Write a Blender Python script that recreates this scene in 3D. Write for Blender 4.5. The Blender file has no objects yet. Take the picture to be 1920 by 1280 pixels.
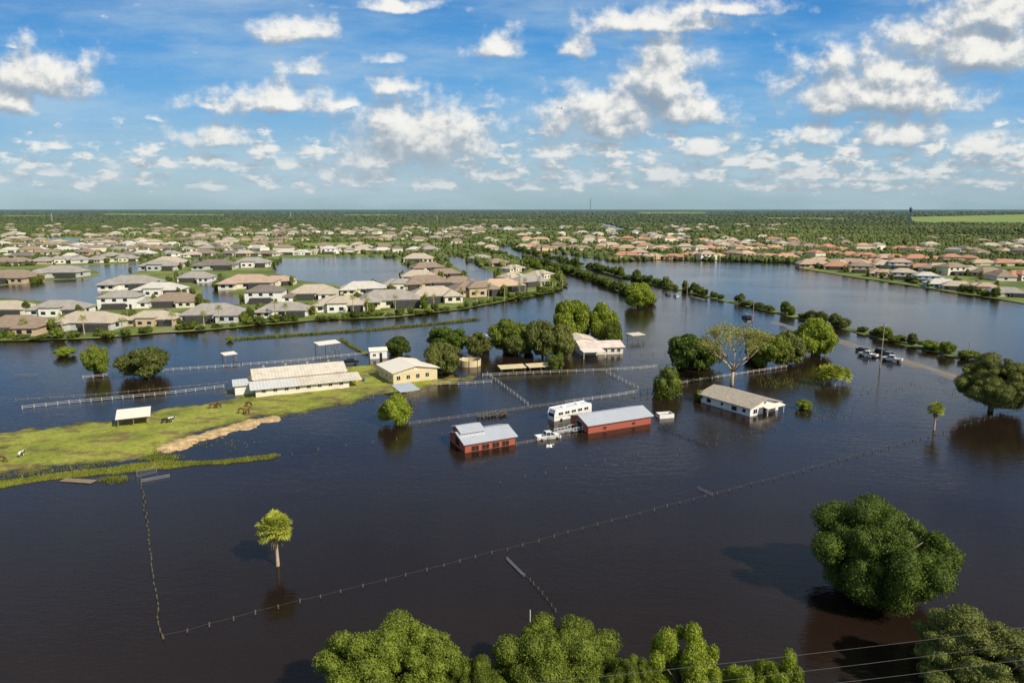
import bpy, bmesh, math, random
import numpy as np
from mathutils import Vector, Matrix
from mathutils.geometry import tessellate_polygon
random.seed(7); RS=np.random.RandomState(11)
SC=bpy.context.scene; COL=SC.collection
H=50.0; PIT=math.atan(248/1280); S_,C_=math.sin(PIT),math.cos(PIT); FPX=1280.0
def DYf(py): return FPX*S_+(py-640)*C_, FPX*C_-(py-640)*S_
def G(px,py,h=0.0):
    D,Y=DYf(py); t=(H-h)/D
    return Vector(((px-960)*t, Y*t, h))
def scl(py,h=0.0): return (H-h)/DYf(py)[0]
def zat(py,Yw):
    D,Y=DYf(py); return H-D*Yw/Y
def UV(px,py):
    D,Y=DYf(py); return ((px-960)/Y, -D/Y)
# ------------------------------------------------------------------ materials
def newmat(name):
    m=bpy.data.materials.new(name); m.use_nodes=True; nt=m.node_tree
    b=nt.nodes['Principled BSDF']; return m,nt,b
def L(nt,a,b): nt.links.new(a,b)
def noise(nt,scale,detail=4,rough=.55,coord='Object',vec=None,stretch=None):
    n=nt.nodes.new('ShaderNodeTexNoise'); n.inputs['Scale'].default_value=scale; n.inputs['Detail'].default_value=detail; n.inputs['Roughness'].default_value=rough
    if vec is None:
        tc=nt.nodes.new('ShaderNodeTexCoord'); vec=tc.outputs[coord]
    if stretch:
        mp=nt.nodes.new('ShaderNodeMapping'); mp.inputs['Scale'].default_value=stretch; mp.inputs['Rotation'].default_value=(0,0,.5); L(nt,vec,mp.inputs['Vector']); vec=mp.outputs[0]
    L(nt,vec,n.inputs['Vector']); return n
def ramp(nt,fac,stops):
    r=nt.nodes.new('ShaderNodeValToRGB'); e=r.color_ramp.elements
    while len(e)<len(stops): e.new(.5)
    for i,(p,c) in enumerate(stops): e[i].position=p; e[i].color=(*c,1)
    L(nt,fac,r.inputs['Fac']); return r
def mixc(nt,fac,a,b,mode='MIX'):
    m=nt.nodes.new('ShaderNodeMix'); m.data_type='RGBA'; m.blend_type=mode
    for s,v in ((m.inputs[0],fac),(m.inputs[6],a),(m.inputs[7],b)):
        if hasattr(v,'links') or hasattr(v,'is_linked'): L(nt,v,s)
        elif isinstance(v,(int,float)): s.default_value=v
        else: s.default_value=(*v,1)
    return m.outputs[2]
def math_(nt,op,a,b=None,c=None,clamp=False):
    m=nt.nodes.new('ShaderNodeMath'); m.operation=op; m.use_clamp=clamp
    for i,v in enumerate((a,b,c)):
        if v is None: continue
        if isinstance(v,(int,float)): m.inputs[i].default_value=v
        else: L(nt,v,m.inputs[i])
    return m.outputs[0]
def maprange(nt,v,a,b,c=0,d=1,smooth=False):
    m=nt.nodes.new('ShaderNodeMapRange'); m.clamp=True
    if smooth: m.interpolation_type='SMOOTHSTEP'
    m.inputs[1].default_value=a; m.inputs[2].default_value=b; m.inputs[3].default_value=c; m.inputs[4].default_value=d
    L(nt,v,m.inputs[0]); return m.outputs[0]
def solid(name,c,rough=.7,var=.25,scale=1.5,metal=0,stretch=None,bump=0):
    m,nt,b=newmat(name)
    n=noise(nt,scale,5,.6,stretch=stretch)
    lo=tuple(max(0,x*(1-var)) for x in c); hi=tuple(min(1,x*(1+var)) for x in c)
    r=ramp(nt,n.outputs['Fac'],[(.3,lo),(.7,hi)]); L(nt,r.outputs[0],b.inputs['Base Color'])
    b.inputs['Roughness'].default_value=rough; b.inputs['Metallic'].default_value=metal
    return m
def corrugated(name,c,rough=.4,metal=.3,axis='x',pitch=.5,rust=.15):
    m,nt,b=newmat(name)
    tc=nt.nodes.new('ShaderNodeTexCoord'); w=nt.nodes.new('ShaderNodeTexWave'); w.bands_direction='X' if axis=='x' else 'Y'
    w.inputs['Scale'].default_value=.32/pitch; w.inputs['Distortion'].default_value=.3; L(nt,tc.outputs['Object'],w.inputs['Vector'])
    n=noise(nt,.45,6,.65,stretch=(1,1,1))
    base=mixc(nt,maprange(nt,w.outputs['Fac'],0,1,0,.35),c,tuple(x*.6 for x in c))
    dirt=mixc(nt,maprange(nt,n.outputs['Fac'],.45,.75,0,rust*3),base,(.22,.15,.1))
    L(nt,dirt,b.inputs['Base Color']); b.inputs['Roughness'].default_value=rough; b.inputs['Metallic'].default_value=metal
    return m
def foliage(name,dark,light,trans=.25,sc=.9):
    m,nt,b=newmat(name)
    g=nt.nodes.new('ShaderNodeNewGeometry'); oi=nt.nodes.new('ShaderNodeObjectInfo')
    n=noise(nt,sc,2,.5,vec=g.outputs['Position'])
    f=math_(nt,'ADD',math_(nt,'MULTIPLY',n.outputs['Fac'],1.1),math_(nt,'MULTIPLY',g.outputs['Random Per Island'],.55))
    f=math_(nt,'ADD',f,math_(nt,'MULTIPLY',oi.outputs['Random'],.3))
    f=maprange(nt,f,.55,1.35)
    col=mixc(nt,f,dark,light); L(nt,col,b.inputs['Base Color']); b.inputs['Roughness'].default_value=.6
    b.inputs['Specular IOR Level'].default_value=.25
    t=nt.nodes.new('ShaderNodeBsdfTranslucent'); L(nt,col,t.inputs['Color'])
    mx=nt.nodes.new('ShaderNodeMixShader'); mx.inputs[0].default_value=trans
    L(nt,b.outputs[0],mx.inputs[1]); L(nt,t.outputs[0],mx.inputs[2]); L(nt,mx.outputs[0],nt.nodes['Material Output'].inputs[0])
    return m
M={}
M['oak']=foliage('oak_foliage',(.030,.052,.008),(.15,.21,.027))
M['oak_light']=foliage('light_oak_foliage',(.05,.07,.010),(.26,.32,.038))
M['bright']=foliage('bright_foliage',(.10,.14,.012),(.40,.47,.05),.35)
M['olive']=foliage('olive_foliage',(.055,.07,.016),(.25,.27,.062))
M['hedge']=foliage('hedge_foliage',(.035,.05,.012),(.17,.22,.035),.25,.15)
M['garden']=foliage('garden_foliage',(.045,.062,.012),(.23,.28,.04),.25,.12)
M['palmleaf']=foliage('palm_foliage',(.16,.21,.02),(.48,.50,.06),.3)
M['dead']=foliage('dead_frond',(.22,.14,.05),(.46,.33,.16),.2)
M['grassblade']=foliage('grass_blades',(.13,.16,.02),(.34,.36,.05),.3,.3)
M['reed']=foliage('reed_blades',(.10,.12,.02),(.30,.32,.06),.3,.3)
M['sparse']=foliage('sparse_foliage',(.15,.16,.03),(.42,.42,.09),.3)
M['bark']=solid('bark',(.16,.12,.085),.9,.3,3)
M['palebark']=solid('pale_bark',(.46,.36,.24),.9,.2,3)
M['white']=solid('white_paint',(.80,.77,.72),.6,.10,.8)
M['fencewhite']=solid('fence_white',(.60,.56,.49),.8,.15,1.5)
M['cream']=solid('cream_wall',(.72,.67,.55),.7,.10,.5)
M['tan']=solid('tan_wall',(.66,.54,.32),.7,.08,.5)
M['red']=corrugated('red_siding',(.42,.10,.06),.65,0,'x',.4,.1)
M['silver']=corrugated('silver_metal_roof',(.62,.65,.69),.35,.25,'x',.7,.05)
M['palemetal']=corrugated('weathered_metal_roof',(.72,.65,.54),.75,0,'x',.9,.14)
M['palemetal2']=corrugated('pale_metal_roof',(.72,.71,.68),.5,.05,'x',.9,.05)
M['whitemetal']=corrugated('white_metal_roof',(.86,.79,.67),.85,0,'y',.9,.03)
M['shingle']=solid('grey_shingle',(.40,.345,.27),.9,.28,1.6)
M['pinkroof']=solid('pink_roof',(.70,.58,.51),.8,.22,.5)
M['glass']=solid('dark_glass',(.02,.025,.03),.08,.2,1)
M['dark']=solid('dark_opening_shade',(.018,.016,.014),.9,.2,1)
M['screen']=solid('screen_mesh',(.05,.05,.048),.8,.35,1.2)
M['rubber']=solid('rubber',(.02,.02,.02),.8,.1,5)
M['blackpaint']=solid('black_car_paint',(.012,.013,.016),.2,.05,1)
M['whitepaint']=solid('white_car_paint',(.78,.78,.78),.25,.04,1)
M['greypaint']=solid('grey_car_paint',(.12,.13,.14),.25,.05,1)
M['bluepaint']=solid('blue_paint',(.03,.10,.35),.4,.1,1)
M['yellow']=solid('yellow_paint',(.65,.42,.05),.6,.15,2)
M['lamp']=solid('lamp_lens',(.7,.7,.68),.15,.05,1)
M['redlamp']=solid('red_lens',(.4,.02,.02),.2,.05,1)
M['wood']=solid('grey_wood',(.26,.20,.14),.9,.3,3)
M['postwood']=solid('weathered_post',(.15,.12,.08),.9,.3,3)
M['polewood']=solid('pole_wood',(.38,.30,.22),.9,.2,2)
M['wire']=solid('wire',(.12,.11,.10),.5,.1,1)
M['cable']=solid('cable',(.16,.16,.155),.6,.1,1)
M['galv']=solid('galvanised_steel',(.45,.45,.44),.4,.15,2,.5)
M['sand']=solid('sand',(.52,.36,.18),.95,.45,.7)
M['brownhide']=solid('brown_hide',(.13,.055,.028),.6,.3,3)
M['blackhide']=solid('black_hide',(.015,.013,.012),.6,.3,3)
def pied():
    m,nt,b=newmat('pied_hide'); n=noise(nt,1.6,1); r=ramp(nt,n.outputs['Fac'],[(.48,(.015,.013,.012)),(.52,(.7,.68,.64))]); L(nt,r.outputs[0],b.inputs['Base Color']); return m
M['pied']=pied()
ROOF={'grey':solid('grey_tile_roof',(.34,.31,.275),.85,.2,.6),'brown':solid('brown_tile_roof',(.28,.21,.155),.85,.2,.6),
 'beige':solid('beige_tile_roof',(.47,.40,.31),.85,.15,.6),'dark':solid('dark_tile_roof',(.20,.17,.145),.85,.2,.6),
 'light':solid('light_grey_tile_roof',(.56,.53,.47),.85,.12,.6),'tan':solid('tan_tile_roof',(.52,.38,.25),.85,.15,.6),
 'pink':solid('pinkish_tile_roof',(.46,.33,.25),.85,.15,.6),'terracotta':solid('terracotta_tile_roof',(.47,.235,.145),.85,.18,.6),
 'orange':solid('orange_tile_roof',(.57,.34,.205),.85,.18,.6)}
WALL={'white':M['white'],'cream':solid('cream_house_wall',(.74,.68,.56),.75,.08,.5),'tan':solid('tan_house_wall',(.55,.42,.28),.75,.08,.5),
 'grey':solid('grey_house_wall',(.52,.53,.52),.75,.08,.5),'blue':solid('pale_blue_house_wall',(.42,.52,.60),.75,.08,.5),'peach':solid('peach_house_wall',(.68,.48,.31),.75,.08,.5)}
def water_mat(name):
    m,nt,b=newmat(name)
    g=nt.nodes.new('ShaderNodeNewGeometry'); P=g.outputs['Position']
    big=noise(nt,.010,3,.55,vec=P,stretch=(1,2.0,1))
    mid=noise(nt,.05,3,.6,vec=P,stretch=(1,2.2,1))
    n1=noise(nt,1.3,2,.5,vec=P,stretch=(.7,1.7,1)); n2=noise(nt,.35,2,.5,vec=P,stretch=(.8,1.8,1))
    h=math_(nt,'ADD',math_(nt,'MULTIPLY',n1.outputs['Fac'],.4),math_(nt,'MULTIPLY',n2.outputs['Fac'],.45))
    calm=maprange(nt,math_(nt,'ADD',big.outputs['Fac'],math_(nt,'MULTIPLY',mid.outputs['Fac'],.4)),.55,.85,.4,1)
    bp=nt.nodes.new('ShaderNodeBump'); bp.inputs['Distance'].default_value=.14
    L(nt,calm,bp.inputs['Strength']); L(nt,h,bp.inputs['Height']); L(nt,bp.outputs[0],b.inputs['Normal'])
    c=mixc(nt,maprange(nt,big.outputs['Fac'],.35,.65),(.015,.009,.0065),(.022,.014,.0095)); L(nt,c,b.inputs['Base Color'])
    b.inputs['Roughness'].default_value=.11; b.inputs['IOR'].default_value=1.33
    return m
M['water']=water_mat('flood_water')
def haze_tint(nt,col,posy,a=1100,b=11000,mx=.68,hc=(.085,.155,.165)):  # aerial haze painted into the base colour, stronger with world Y
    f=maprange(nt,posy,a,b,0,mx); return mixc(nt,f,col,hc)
def ground_mat():
    m,nt,b=newmat('suburb_grass'); g=nt.nodes.new('ShaderNodeNewGeometry'); P=g.outputs['Position']
    sp=nt.nodes.new('ShaderNodeSeparateXYZ'); L(nt,P,sp.inputs[0])
    n=noise(nt,.03,5,.6,vec=P); n2=noise(nt,.3,3,.6,vec=P); n3=noise(nt,.0015,5,.65,vec=P)
    near=ramp(nt,n.outputs['Fac'],[(.35,(.08,.105,.02)),(.55,(.18,.23,.035)),(.68,(.27,.25,.12))])
    near2=mixc(nt,maprange(nt,n2.outputs['Fac'],.4,.7,0,.4),near.outputs[0],(.08,.10,.025))
    far=ramp(nt,n3.outputs['Fac'],[(.45,(.03,.05,.016)),(.57,(.05,.07,.02)),(.66,(.18,.22,.05))])
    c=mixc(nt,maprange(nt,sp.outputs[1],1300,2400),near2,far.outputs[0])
    L(nt,haze_tint(nt,c,sp.outputs[1]),b.inputs['Base Color']); b.inputs['Roughness'].default_value=.95; return m
M['ground']=ground_mat()
def forest_mat():
    m,nt,b=newmat('far_forest'); g=nt.nodes.new('ShaderNodeNewGeometry'); P=g.outputs['Position']
    sp=nt.nodes.new('ShaderNodeSeparateXYZ'); L(nt,P,sp.inputs[0])
    n=noise(nt,.12,3,.6,vec=P); n4=noise(nt,.0025,3,.6,vec=P); f=math_(nt,'ADD',math_(nt,'MULTIPLY',n.outputs['Fac'],.4),math_(nt,'MULTIPLY',g.outputs['Random Per Island'],.2)); f=math_(nt,'ADD',f,math_(nt,'MULTIPLY',n4.outputs['Fac'],.75))
    c=ramp(nt,f,[(.45,(.034,.052,.010)),(.68,(.075,.10,.02)),(.92,(.18,.20,.05))])
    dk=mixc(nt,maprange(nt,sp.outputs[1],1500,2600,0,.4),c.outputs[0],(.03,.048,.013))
    L(nt,haze_tint(nt,dk,sp.outputs[1]),b.inputs['Base Color']); b.inputs['Roughness'].default_value=.9; return m
M['forest']=forest_mat()
def field_mat():
    m,nt,b=newmat('far_field'); g=nt.nodes.new('ShaderNodeNewGeometry'); n=noise(nt,.004,4,.6,vec=g.outputs['Position'])
    r=ramp(nt,n.outputs['Fac'],[(.35,(.16,.24,.04)),(.7,(.27,.32,.09))]); L(nt,r.outputs[0],b.inputs['Base Color']); b.inputs['Roughness'].default_value=.9; return m
M['field']=field_mat()
def pasture_mat():
    m,nt,b=newmat('pasture_grass'); g=nt.nodes.new('ShaderNodeNewGeometry'); P=g.outputs['Position']
    sp=nt.nodes.new('ShaderNodeSeparateXYZ'); L(nt,P,sp.inputs[0])
    n=noise(nt,.07,7,.7,vec=P); n2=noise(nt,.9,5,.75,vec=P); n5=noise(nt,.10,7,.7,vec=P,stretch=(1,2,1))
    gr=ramp(nt,n.outputs['Fac'],[(.34,(.13,.145,.025)),(.46,(.26,.285,.03)),(.58,(.36,.37,.05)),(.68,(.25,.22,.06))])
    gr2=mixc(nt,maprange(nt,n2.outputs['Fac'],.42,.7,0,.55),gr.outputs[0],(.10,.11,.02))
    gr3=mixc(nt,maprange(nt,n5.outputs['Fac'],.52,.60,0,.85),gr2,(.17,.105,.05))
    c=mixc(nt,maprange(nt,sp.outputs[2],.0,.13),(.06,.045,.02),gr3)
    L(nt,c,b.inputs['Base Color']); b.inputs['Roughness'].default_value=.9; return m
M['pasture']=pasture_mat()
def road_mat():
    m,nt,b=newmat('wet_asphalt'); g=nt.nodes.new('ShaderNodeNewGeometry'); P=g.outputs['Position']
    n=noise(nt,.06,5,.6,vec=P); n2=noise(nt,.6,4,.6,vec=P)
    c=mixc(nt,n2.outputs['Fac'],(.14,.12,.095),(.24,.20,.16)); c=mixc(nt,maprange(nt,n.outputs['Fac'],.5,.66),c,(.06,.048,.038))
    L(nt,c,b.inputs['Base Color']); L(nt,maprange(nt,n.outputs['Fac'],.4,.6,.6,.2),b.inputs['Roughness']); return m
M['road']=road_mat()
# ------------------------------------------------------------------ mesh helpers
class MB:
    def __init__(s): s.v=[]; s.f=[]
    def add(s,vs,fs):
        o=len(s.v); s.v+= [tuple(v) for v in vs]; s.f+=[tuple(i+o for i in f) for f in fs]; return s
    def box(s,x0,y0,z0,x1,y1,z1):
        return s.add([(x0,y0,z0),(x1,y0,z0),(x1,y1,z0),(x0,y1,z0),(x0,y0,z1),(x1,y0,z1),(x1,y1,z1),(x0,y1,z1)],
            [(0,3,2,1),(4,5,6,7),(0,1,5,4),(1,2,6,5),(2,3,7,6),(3,0,4,7)])
    def bar(s,p,q,w,h):
        p=Vector(p);q=Vector(q);d=(q-p).normalized();sd=d.cross(Vector((0,0,1)))
        sd=(sd.normalized() if sd.length>1e-4 else Vector((1,0,0)))*w/2; up=sd.cross(d).normalized()*h/2
        vs=[a+x*sd+y*up for a in (p,q) for x,y in ((-1,-1),(1,-1),(1,1),(-1,1))]
        return s.add(vs,[(0,1,2,3),(7,6,5,4),(0,4,5,1),(1,5,6,2),(2,6,7,3),(3,7,4,0)])
    def tube(s,pts,rs,n=8):
        pts=[Vector(p) for p in pts]; o=len(s.v)
        for i,p in enumerate(pts):
            d=(pts[min(i+1,len(pts)-1)]-pts[max(i-1,0)]).normalized()
            a=d.cross(Vector((0,1,0.01))); 
            if a.length<.05: a=d.cross(Vector((1,0,0)))
            a.normalize(); b=d.cross(a)
            for k in range(n):
                t=2*math.pi*k/n; s.v.append(tuple(p+(a*math.cos(t)+b*math.sin(t))*rs[i]))
        for i in range(len(pts)-1):
            for k in range(n): s.f.append((o+i*n+k,o+i*n+(k+1)%n,o+(i+1)*n+(k+1)%n,o+(i+1)*n+k))
        s.f.append(tuple(o+k for k in range(n))); e=o+(len(pts)-1)*n; s.f.append(tuple(e+k for k in reversed(range(n)))); return s
    def prism(s,prof,y0,y1,ax='y',inset=0):
        n=len(prof)
        f=(lambda a,z,y:(a,y,z)) if ax=='y' else (lambda a,z,y:(y,a,z))
        vs=[f(a,z,y0) for a,z in prof]+[f(a,z,y1) for a,z in prof]
        return s.add(vs,[tuple(range(n)),tuple(reversed(range(n,2*n)))]+[(i,(i+1)%n,n+(i+1)%n,n+i) for i in range(n)])
    def hip(s,x0,y0,x1,y1,z,h,ov=.6,th=.22):
        x0-=ov;y0-=ov;x1+=ov;y1+=ov;dx=x1-x0;dy=y1-y0
        if dx>=dy: r0=(x0+dy/2,(y0+y1)/2,z+h); r1=(x1-dy/2+.001,(y0+y1)/2,z+h); fs=[(0,1,5,4),(1,2,5),(2,3,4,5),(3,0,4)]
        else: r0=((x0+x1)/2,y0+dx/2,z+h); r1=((x0+x1)/2,y1-dx/2,z+h); fs=[(0,1,4),(1,2,5,4),(2,3,5),(3,0,4,5)]
        vs=[(x0,y0,z),(x1,y0,z),(x1,y1,z),(x0,y1,z),r0,r1]+[(x0,y0,z-th),(x1,y0,z-th),(x1,y1,z-th),(x0,y1,z-th)]
        return s.add(vs,fs+[(0,6,7,1),(1,7,8,2),(2,8,9,3),(3,9,6,0),(6,9,8,7)])
    def gable(s,x0,y0,x1,y1,z,h,ov=.4,th=.18,ax='x'):
        if ax=='x':
            c=(y0+y1)/2; sl=h/((y1-y0)/2); a0=y0-ov;a1=y1+ov; zo=z-ov*sl
            prof=[(a0,zo),(c,z+h),(a1,zo),(a1,zo+th),(c,z+h+th),(a0,zo+th)]; return s.prism2(prof,x0-ov,x1+ov,'x')
        c=(x0+x1)/2; sl=h/((x1-x0)/2); a0=x0-ov;a1=x1+ov; zo=z-ov*sl
        prof=[(a0,zo),(c,z+h),(a1,zo),(a1,zo+th),(c,z+h+th),(a0,zo+th)]; return s.prism2(prof,y0-ov,y1+ov,'y')
    def prism2(s,prof,a,b,ax):
        f=(lambda p,z,y:(y,p,z)) if ax=='x' else (lambda p,z,y:(p,y,z))
        vs=[f(p,z,a) for p,z in prof]+[f(p,z,b) for p,z in prof]
        side=[(0,1,7,6),(1,2,8,7),(2,3,9,8),(3,4,10,9),(4,5,11,10),(5,0,6,11)]
        return s.add(vs,side+[(0,5,4,1),(1,4,3,2),(6,7,10,11),(7,8,9,10)])
    def mesh(s,name,mat=None,smooth=False,bev=0):
        me=bpy.data.meshes.new(name); me.from_pydata(s.v,[],s.f)
        bm=bmesh.new(); bm.from_mesh(me)
        if bev>0:
            bmesh.ops.remove_doubles(bm,verts=bm.verts,dist=1e-4)
            bmesh.ops.bevel(bm,geom=list(bm.edges),offset=bev,segments=2,affect='EDGES',profile=.5)
        bmesh.ops.recalc_face_normals(bm,faces=bm.faces); bm.to_mesh(me); bm.free()
        if mat: me.materials.append(mat)
        if smooth:
            for p in me.polygons: p.use_smooth=True
        return me
def ob(name,me,parent=None,loc=None,rz=0,mat=None,sc=None):
    o=bpy.data.objects.new(name,me); COL.objects.link(o)
    if parent: o.parent=parent
    if loc is not None: o.location=loc
    if rz: o.rotation_euler=(0,0,rz)
    if sc is not None: o.scale=sc
    if mat is not None and me.materials:
        o.material_slots[0].link='OBJECT'; o.material_slots[0].material=mat
    return o
def tag(o,label,cat,group=None):
    if len(label.split())>16: print('LONG',label)
    o['label']=label; o['category']=cat
    if group: o['group']=group
    return o
def thing(name,label,cat,loc=(0,0,0),rz=0,group=None,sc=None):
    o=ob(name,None,None,loc,rz,sc=sc); o.empty_display_size=.2; return tag(o,label,cat,group)
def part(name,mb,mat,parent,smooth=False,bev=0): return ob(name,mb.mesh(name,mat,smooth,bev),parent)
def structure(o): o['kind']='structure'; return o
def stuff(o): o['kind']='stuff'; return o
def ordn(n): return ['','1st','2nd','3rd'][n] if n<4 else (f'{n}th' if n%100 in (11,12,13) or n%10 not in (1,2,3) else f"{n}{['','st','nd','rd'][n%10]}")
def npmesh(name,V,F,mat):
    me=bpy.data.meshes.new(name); V=np.ascontiguousarray(V,dtype=np.float32); F=np.ascontiguousarray(F,dtype=np.int32); n,k=F.shape
    me.vertices.add(len(V)); me.vertices.foreach_set('co',V.ravel()); me.loops.add(n*k); me.loops.foreach_set('vertex_index',F.ravel())
    me.polygons.add(n); me.polygons.foreach_set('loop_start',np.arange(0,n*k,k,dtype=np.int32)); me.update(calc_edges=True); me.materials.append(mat); return me
bm=bmesh.new(); bmesh.ops.create_cube(bm,size=1); bmesh.ops.subdivide_edges(bm,edges=bm.edges,cuts=1,use_grid_fill=True)
CSV=np.array([v.co.normalized()[:] for v in bm.verts]); CSF=np.array([[v.index for v in f.verts] for f in bm.faces]); bm.free()
def blobs(C,R,rs,jit=.18):
    n=len(C); V=CSV[None]*R[:,None,:]*(1+rs.uniform(-jit,jit,(n,len(CSV),1)))+C[:,None,:]
    F=CSF[None]+(np.arange(n)*len(CSV))[:,None,None]; return V.reshape(-1,3),F.reshape(-1,4)
def leaves(P,N,s,rs):
    n=len(P); N=N+rs.normal(size=(n,3))*.55; N/=np.linalg.norm(N,axis=1,keepdims=True)
    T=np.cross(N,rs.normal(size=(n,3))); T/=np.linalg.norm(T,axis=1,keepdims=True)+1e-9; B=np.cross(N,T)
    s=(s*rs.uniform(.6,1.35,n))[:,None]
    V=np.stack([P-T*s,P-B*s*.55,P+T*s,P+B*s*.55],1).reshape(-1,3); return V,np.arange(4*n).reshape(n,4)
def crown(name,seed,nleaf,ls,ncl,mat,spread=.72,rr=(.2,.34),zc=.50,zs=.42,zr=.62,core=.84,droop=0,lump=0):
    rs=np.random.RandomState(seed); d=rs.normal(size=(ncl,3)); d/=np.linalg.norm(d,axis=1,keepdims=True)
    rad=rs.uniform(.25,1,ncl)**.45*spread; c=d*rad[:,None]; r=rs.uniform(rr[0]**.5,rr[1]**.5,ncl)**2
    if lump:
        q=rs.normal(size=(7,3)); q/=np.linalg.norm(q,axis=1,keepdims=True); dt=(d@q.T).max(1); c*= (1-lump*np.clip((.95-dt)*1.6,0,1))[:,None]
    c[:,2]=zc+c[:,2]/spread*zs
    R=np.stack([r,r,r*zr],1)
    idx=rs.choice(ncl,nleaf*2,p=r**2/np.sum(r**2)); dd=rs.normal(size=(nleaf*2,3)); dd[:,2]+=.25; dd/=np.linalg.norm(dd,axis=1,keepdims=True)
    P=c[idx]+dd*R[idx]*rs.uniform(.82,1.22,(nleaf*2,1))
    keep=np.ones(len(P),bool)
    for k in range(ncl):
        q=np.sum(((P-c[k])/R[k])**2,1); keep&=~((q<.62)&(idx!=k))
    P=P[keep][:nleaf]; dd=dd[keep][:nleaf]
    if droop:
        P=P.copy(); P[:,2]-=droop*rs.uniform(0,1,len(P))*(np.hypot(P[:,0],P[:,1]))
    P[:,2]=np.maximum(P[:,2],.01)
    V1,F1=leaves(P,dd,ls,rs); V2,F2=blobs(c,R*core,rs,.12); V2[:,2]=np.maximum(V2[:,2],.02)
    return npmesh(name,np.vstack([V1,V2]),np.vstack([F1,F2+len(V1)]),mat)
def trunk_mesh(name,seed,r=.05,limbs=6,mat=None,top=.62,reach=.5):
    rs=random.Random(seed); m=MB(); m.tube([(0,0,-.1),(.01,0,.12),(.0,.01,.3)],[r*1.4,r,r*.8],8)
    for i in range(limbs):
        a=i*2*math.pi/limbs+rs.uniform(-.3,.3); q=reach*rs.uniform(.6,1)
        m.tube([(0,0,.25),(math.cos(a)*q*.4,math.sin(a)*q*.4,.42),(math.cos(a)*q,math.sin(a)*q,top+rs.uniform(-.08,.15))],[r*.6,r*.4,r*.15],6)
    return m.mesh(name,mat or M['bark'],True)
TR=[trunk_mesh('trunk',i) for i in range(3)]
MID={k:[crown('crown',100+i*7+j,9500,.04,46,M[k],spread=.76,rr=(.12,.32),zc=.48,zs=.42,lump=.2) for i in range(3)] for j,k in enumerate(('oak','oak_light','bright','olive'))}
LOW={k:[crown('crown',300+i*7+j,900,.09,15,M[k],rr=(.2,.46),zc=.44,zs=.4,lump=.3) for i in range(5)] for j,k in enumerate(('hedge','garden','olive'))}
def put_tree(name,label,cat,x,y,w,h,crownme,trunkme,group=None,z=0,rz=None):
    t=thing(name,label,cat,(x,y,z),random.uniform(0,6.28) if rz is None else rz,group,sc=(w,w,h))
    ob('trunk',trunkme,t); ob('crown',crownme,t); return t
def tree(px0,px1,yt,yb,kind,label,name='broadleaf_tree',group=None,near=.3,me=None,cat='tree',wf=1.14):
    cx=(px0+px1)/2; w=(px1-px0)/2*scl(yb)*wf; g=G(cx,yb); y=g.y+w*near; x=g.x*(y/g.y); h=max(1.2,zat(yt,y+w*.1))
    return put_tree(name,label,cat,x,y,w,h,me or random.choice(MID[kind]),random.choice(TR),group)
# ------------------------------------------------------------------ setting
def sheet(name,pts,mat,z=None):
    pts=[Vector((p[0],p[1],p[2] if z is None else z)) for p in pts]
    tri=tessellate_polygon([pts]); me=bpy.data.meshes.new(name); me.from_pydata([tuple(p) for p in pts],[],[tuple(t) for t in tri])
    b=bmesh.new(); b.from_mesh(me); bmesh.ops.recalc_face_normals(b,faces=b.faces)
    for f in b.faces:
        if f.normal.z<0: f.normal_flip()
    b.to_mesh(me); b.free(); me.materials.append(mat); return structure(ob(name,me))
sheet('water',[(-70000,-300,0),(70000,-300,0),(70000,60000,0),(-70000,60000,0)],M['water'])
front=[(-400,648),(0,640),(100,637),(200,635),(300,625),(400,619),(480,611),(600,601),(750,595),(850,583),(950,565),(1040,548),(1057,537),(1046,519),(1000,503),(945,486),(905,471),(915,463),(960,460),(1000,469),(1060,476),(1100,482),(1150,490),(1240,487),(1350,489),(1490,493),(1510,505),(1600,520),(1690,533),(1800,551),(1920,569),(2300,640)]
def dens(pts,step,jit):
    out=[]
    for a,b in zip(pts[:-1],pts[1:]):
        A=G(*a);B=G(*b); n=max(1,int((B-A).length/step))
        for i in range(n):
            p=A.lerp(B,i/n); p.x+=random.uniform(-jit,jit); p.y+=random.uniform(-jit,jit); out.append(p)
    out.append(G(*pts[-1])); return out
fw=dens(front,8,1.2); fw=[Vector((p.x,p.y,.3)) for p in fw]+[Vector((69000,45000,.3)),Vector((69000,59000,.3)),Vector((-69000,59000,.3)),Vector((-69000,45000,.3))]
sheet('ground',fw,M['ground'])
LK=[[(-400,545),(0,537),(70,528),(140,525),(188,518),(180,506),(130,499),(200,497),(265,494),(277,505),(240,516),(215,530),(190,543),(195,553),(215,560),(205,574),(150,572),(100,568),(40,562),(0,558),(-400,566)],
 [(507,505),(530,486),(640,482),(735,483),(765,500),(770,518),(735,527),(690,531),(640,536),(600,531),(560,527),(550,518),(520,515)],
 [(340,512),(395,512),(430,525),(425,540),(445,560),(450,572),(395,572),(372,555),(385,540),(350,527)],
 [(828,479),(866,481),(902,500),(936,519),(944,531),(905,534),(880,520),(852,500)],
 [(90,446),(150,447),(155,455),(100,457),(40,452)],[(1115,418),(1135,419),(1190,434),(1150,433)],
 [(362,486),(385,490),(392,503),(372,504)],[(930,425),(990,426),(985,430),(925,429)]]
for i,p in enumerate(LK):
    q=dens(p+[p[0]],8,1.0)[:-1]; sheet('lake_water',q,M['water'],.33)
FD=[[(1705,407),(1925,402),(2100,404),(2100,422),(1800,418),(1715,419)],[(200,400.5),(430,402),(420,404),(190,403)],[(1195,397.5),(1330,398),(1320,400.5),(1200,400.5)],[(650,402),(760,403),(740,405),(640,404)],[(0,403.5),(110,404),(90,406),(-60,406)],[(1430,408),(1600,409),(1580,411.5),(1440,411)],[(880,411),(1010,412),(990,414),(870,413)]]
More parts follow.
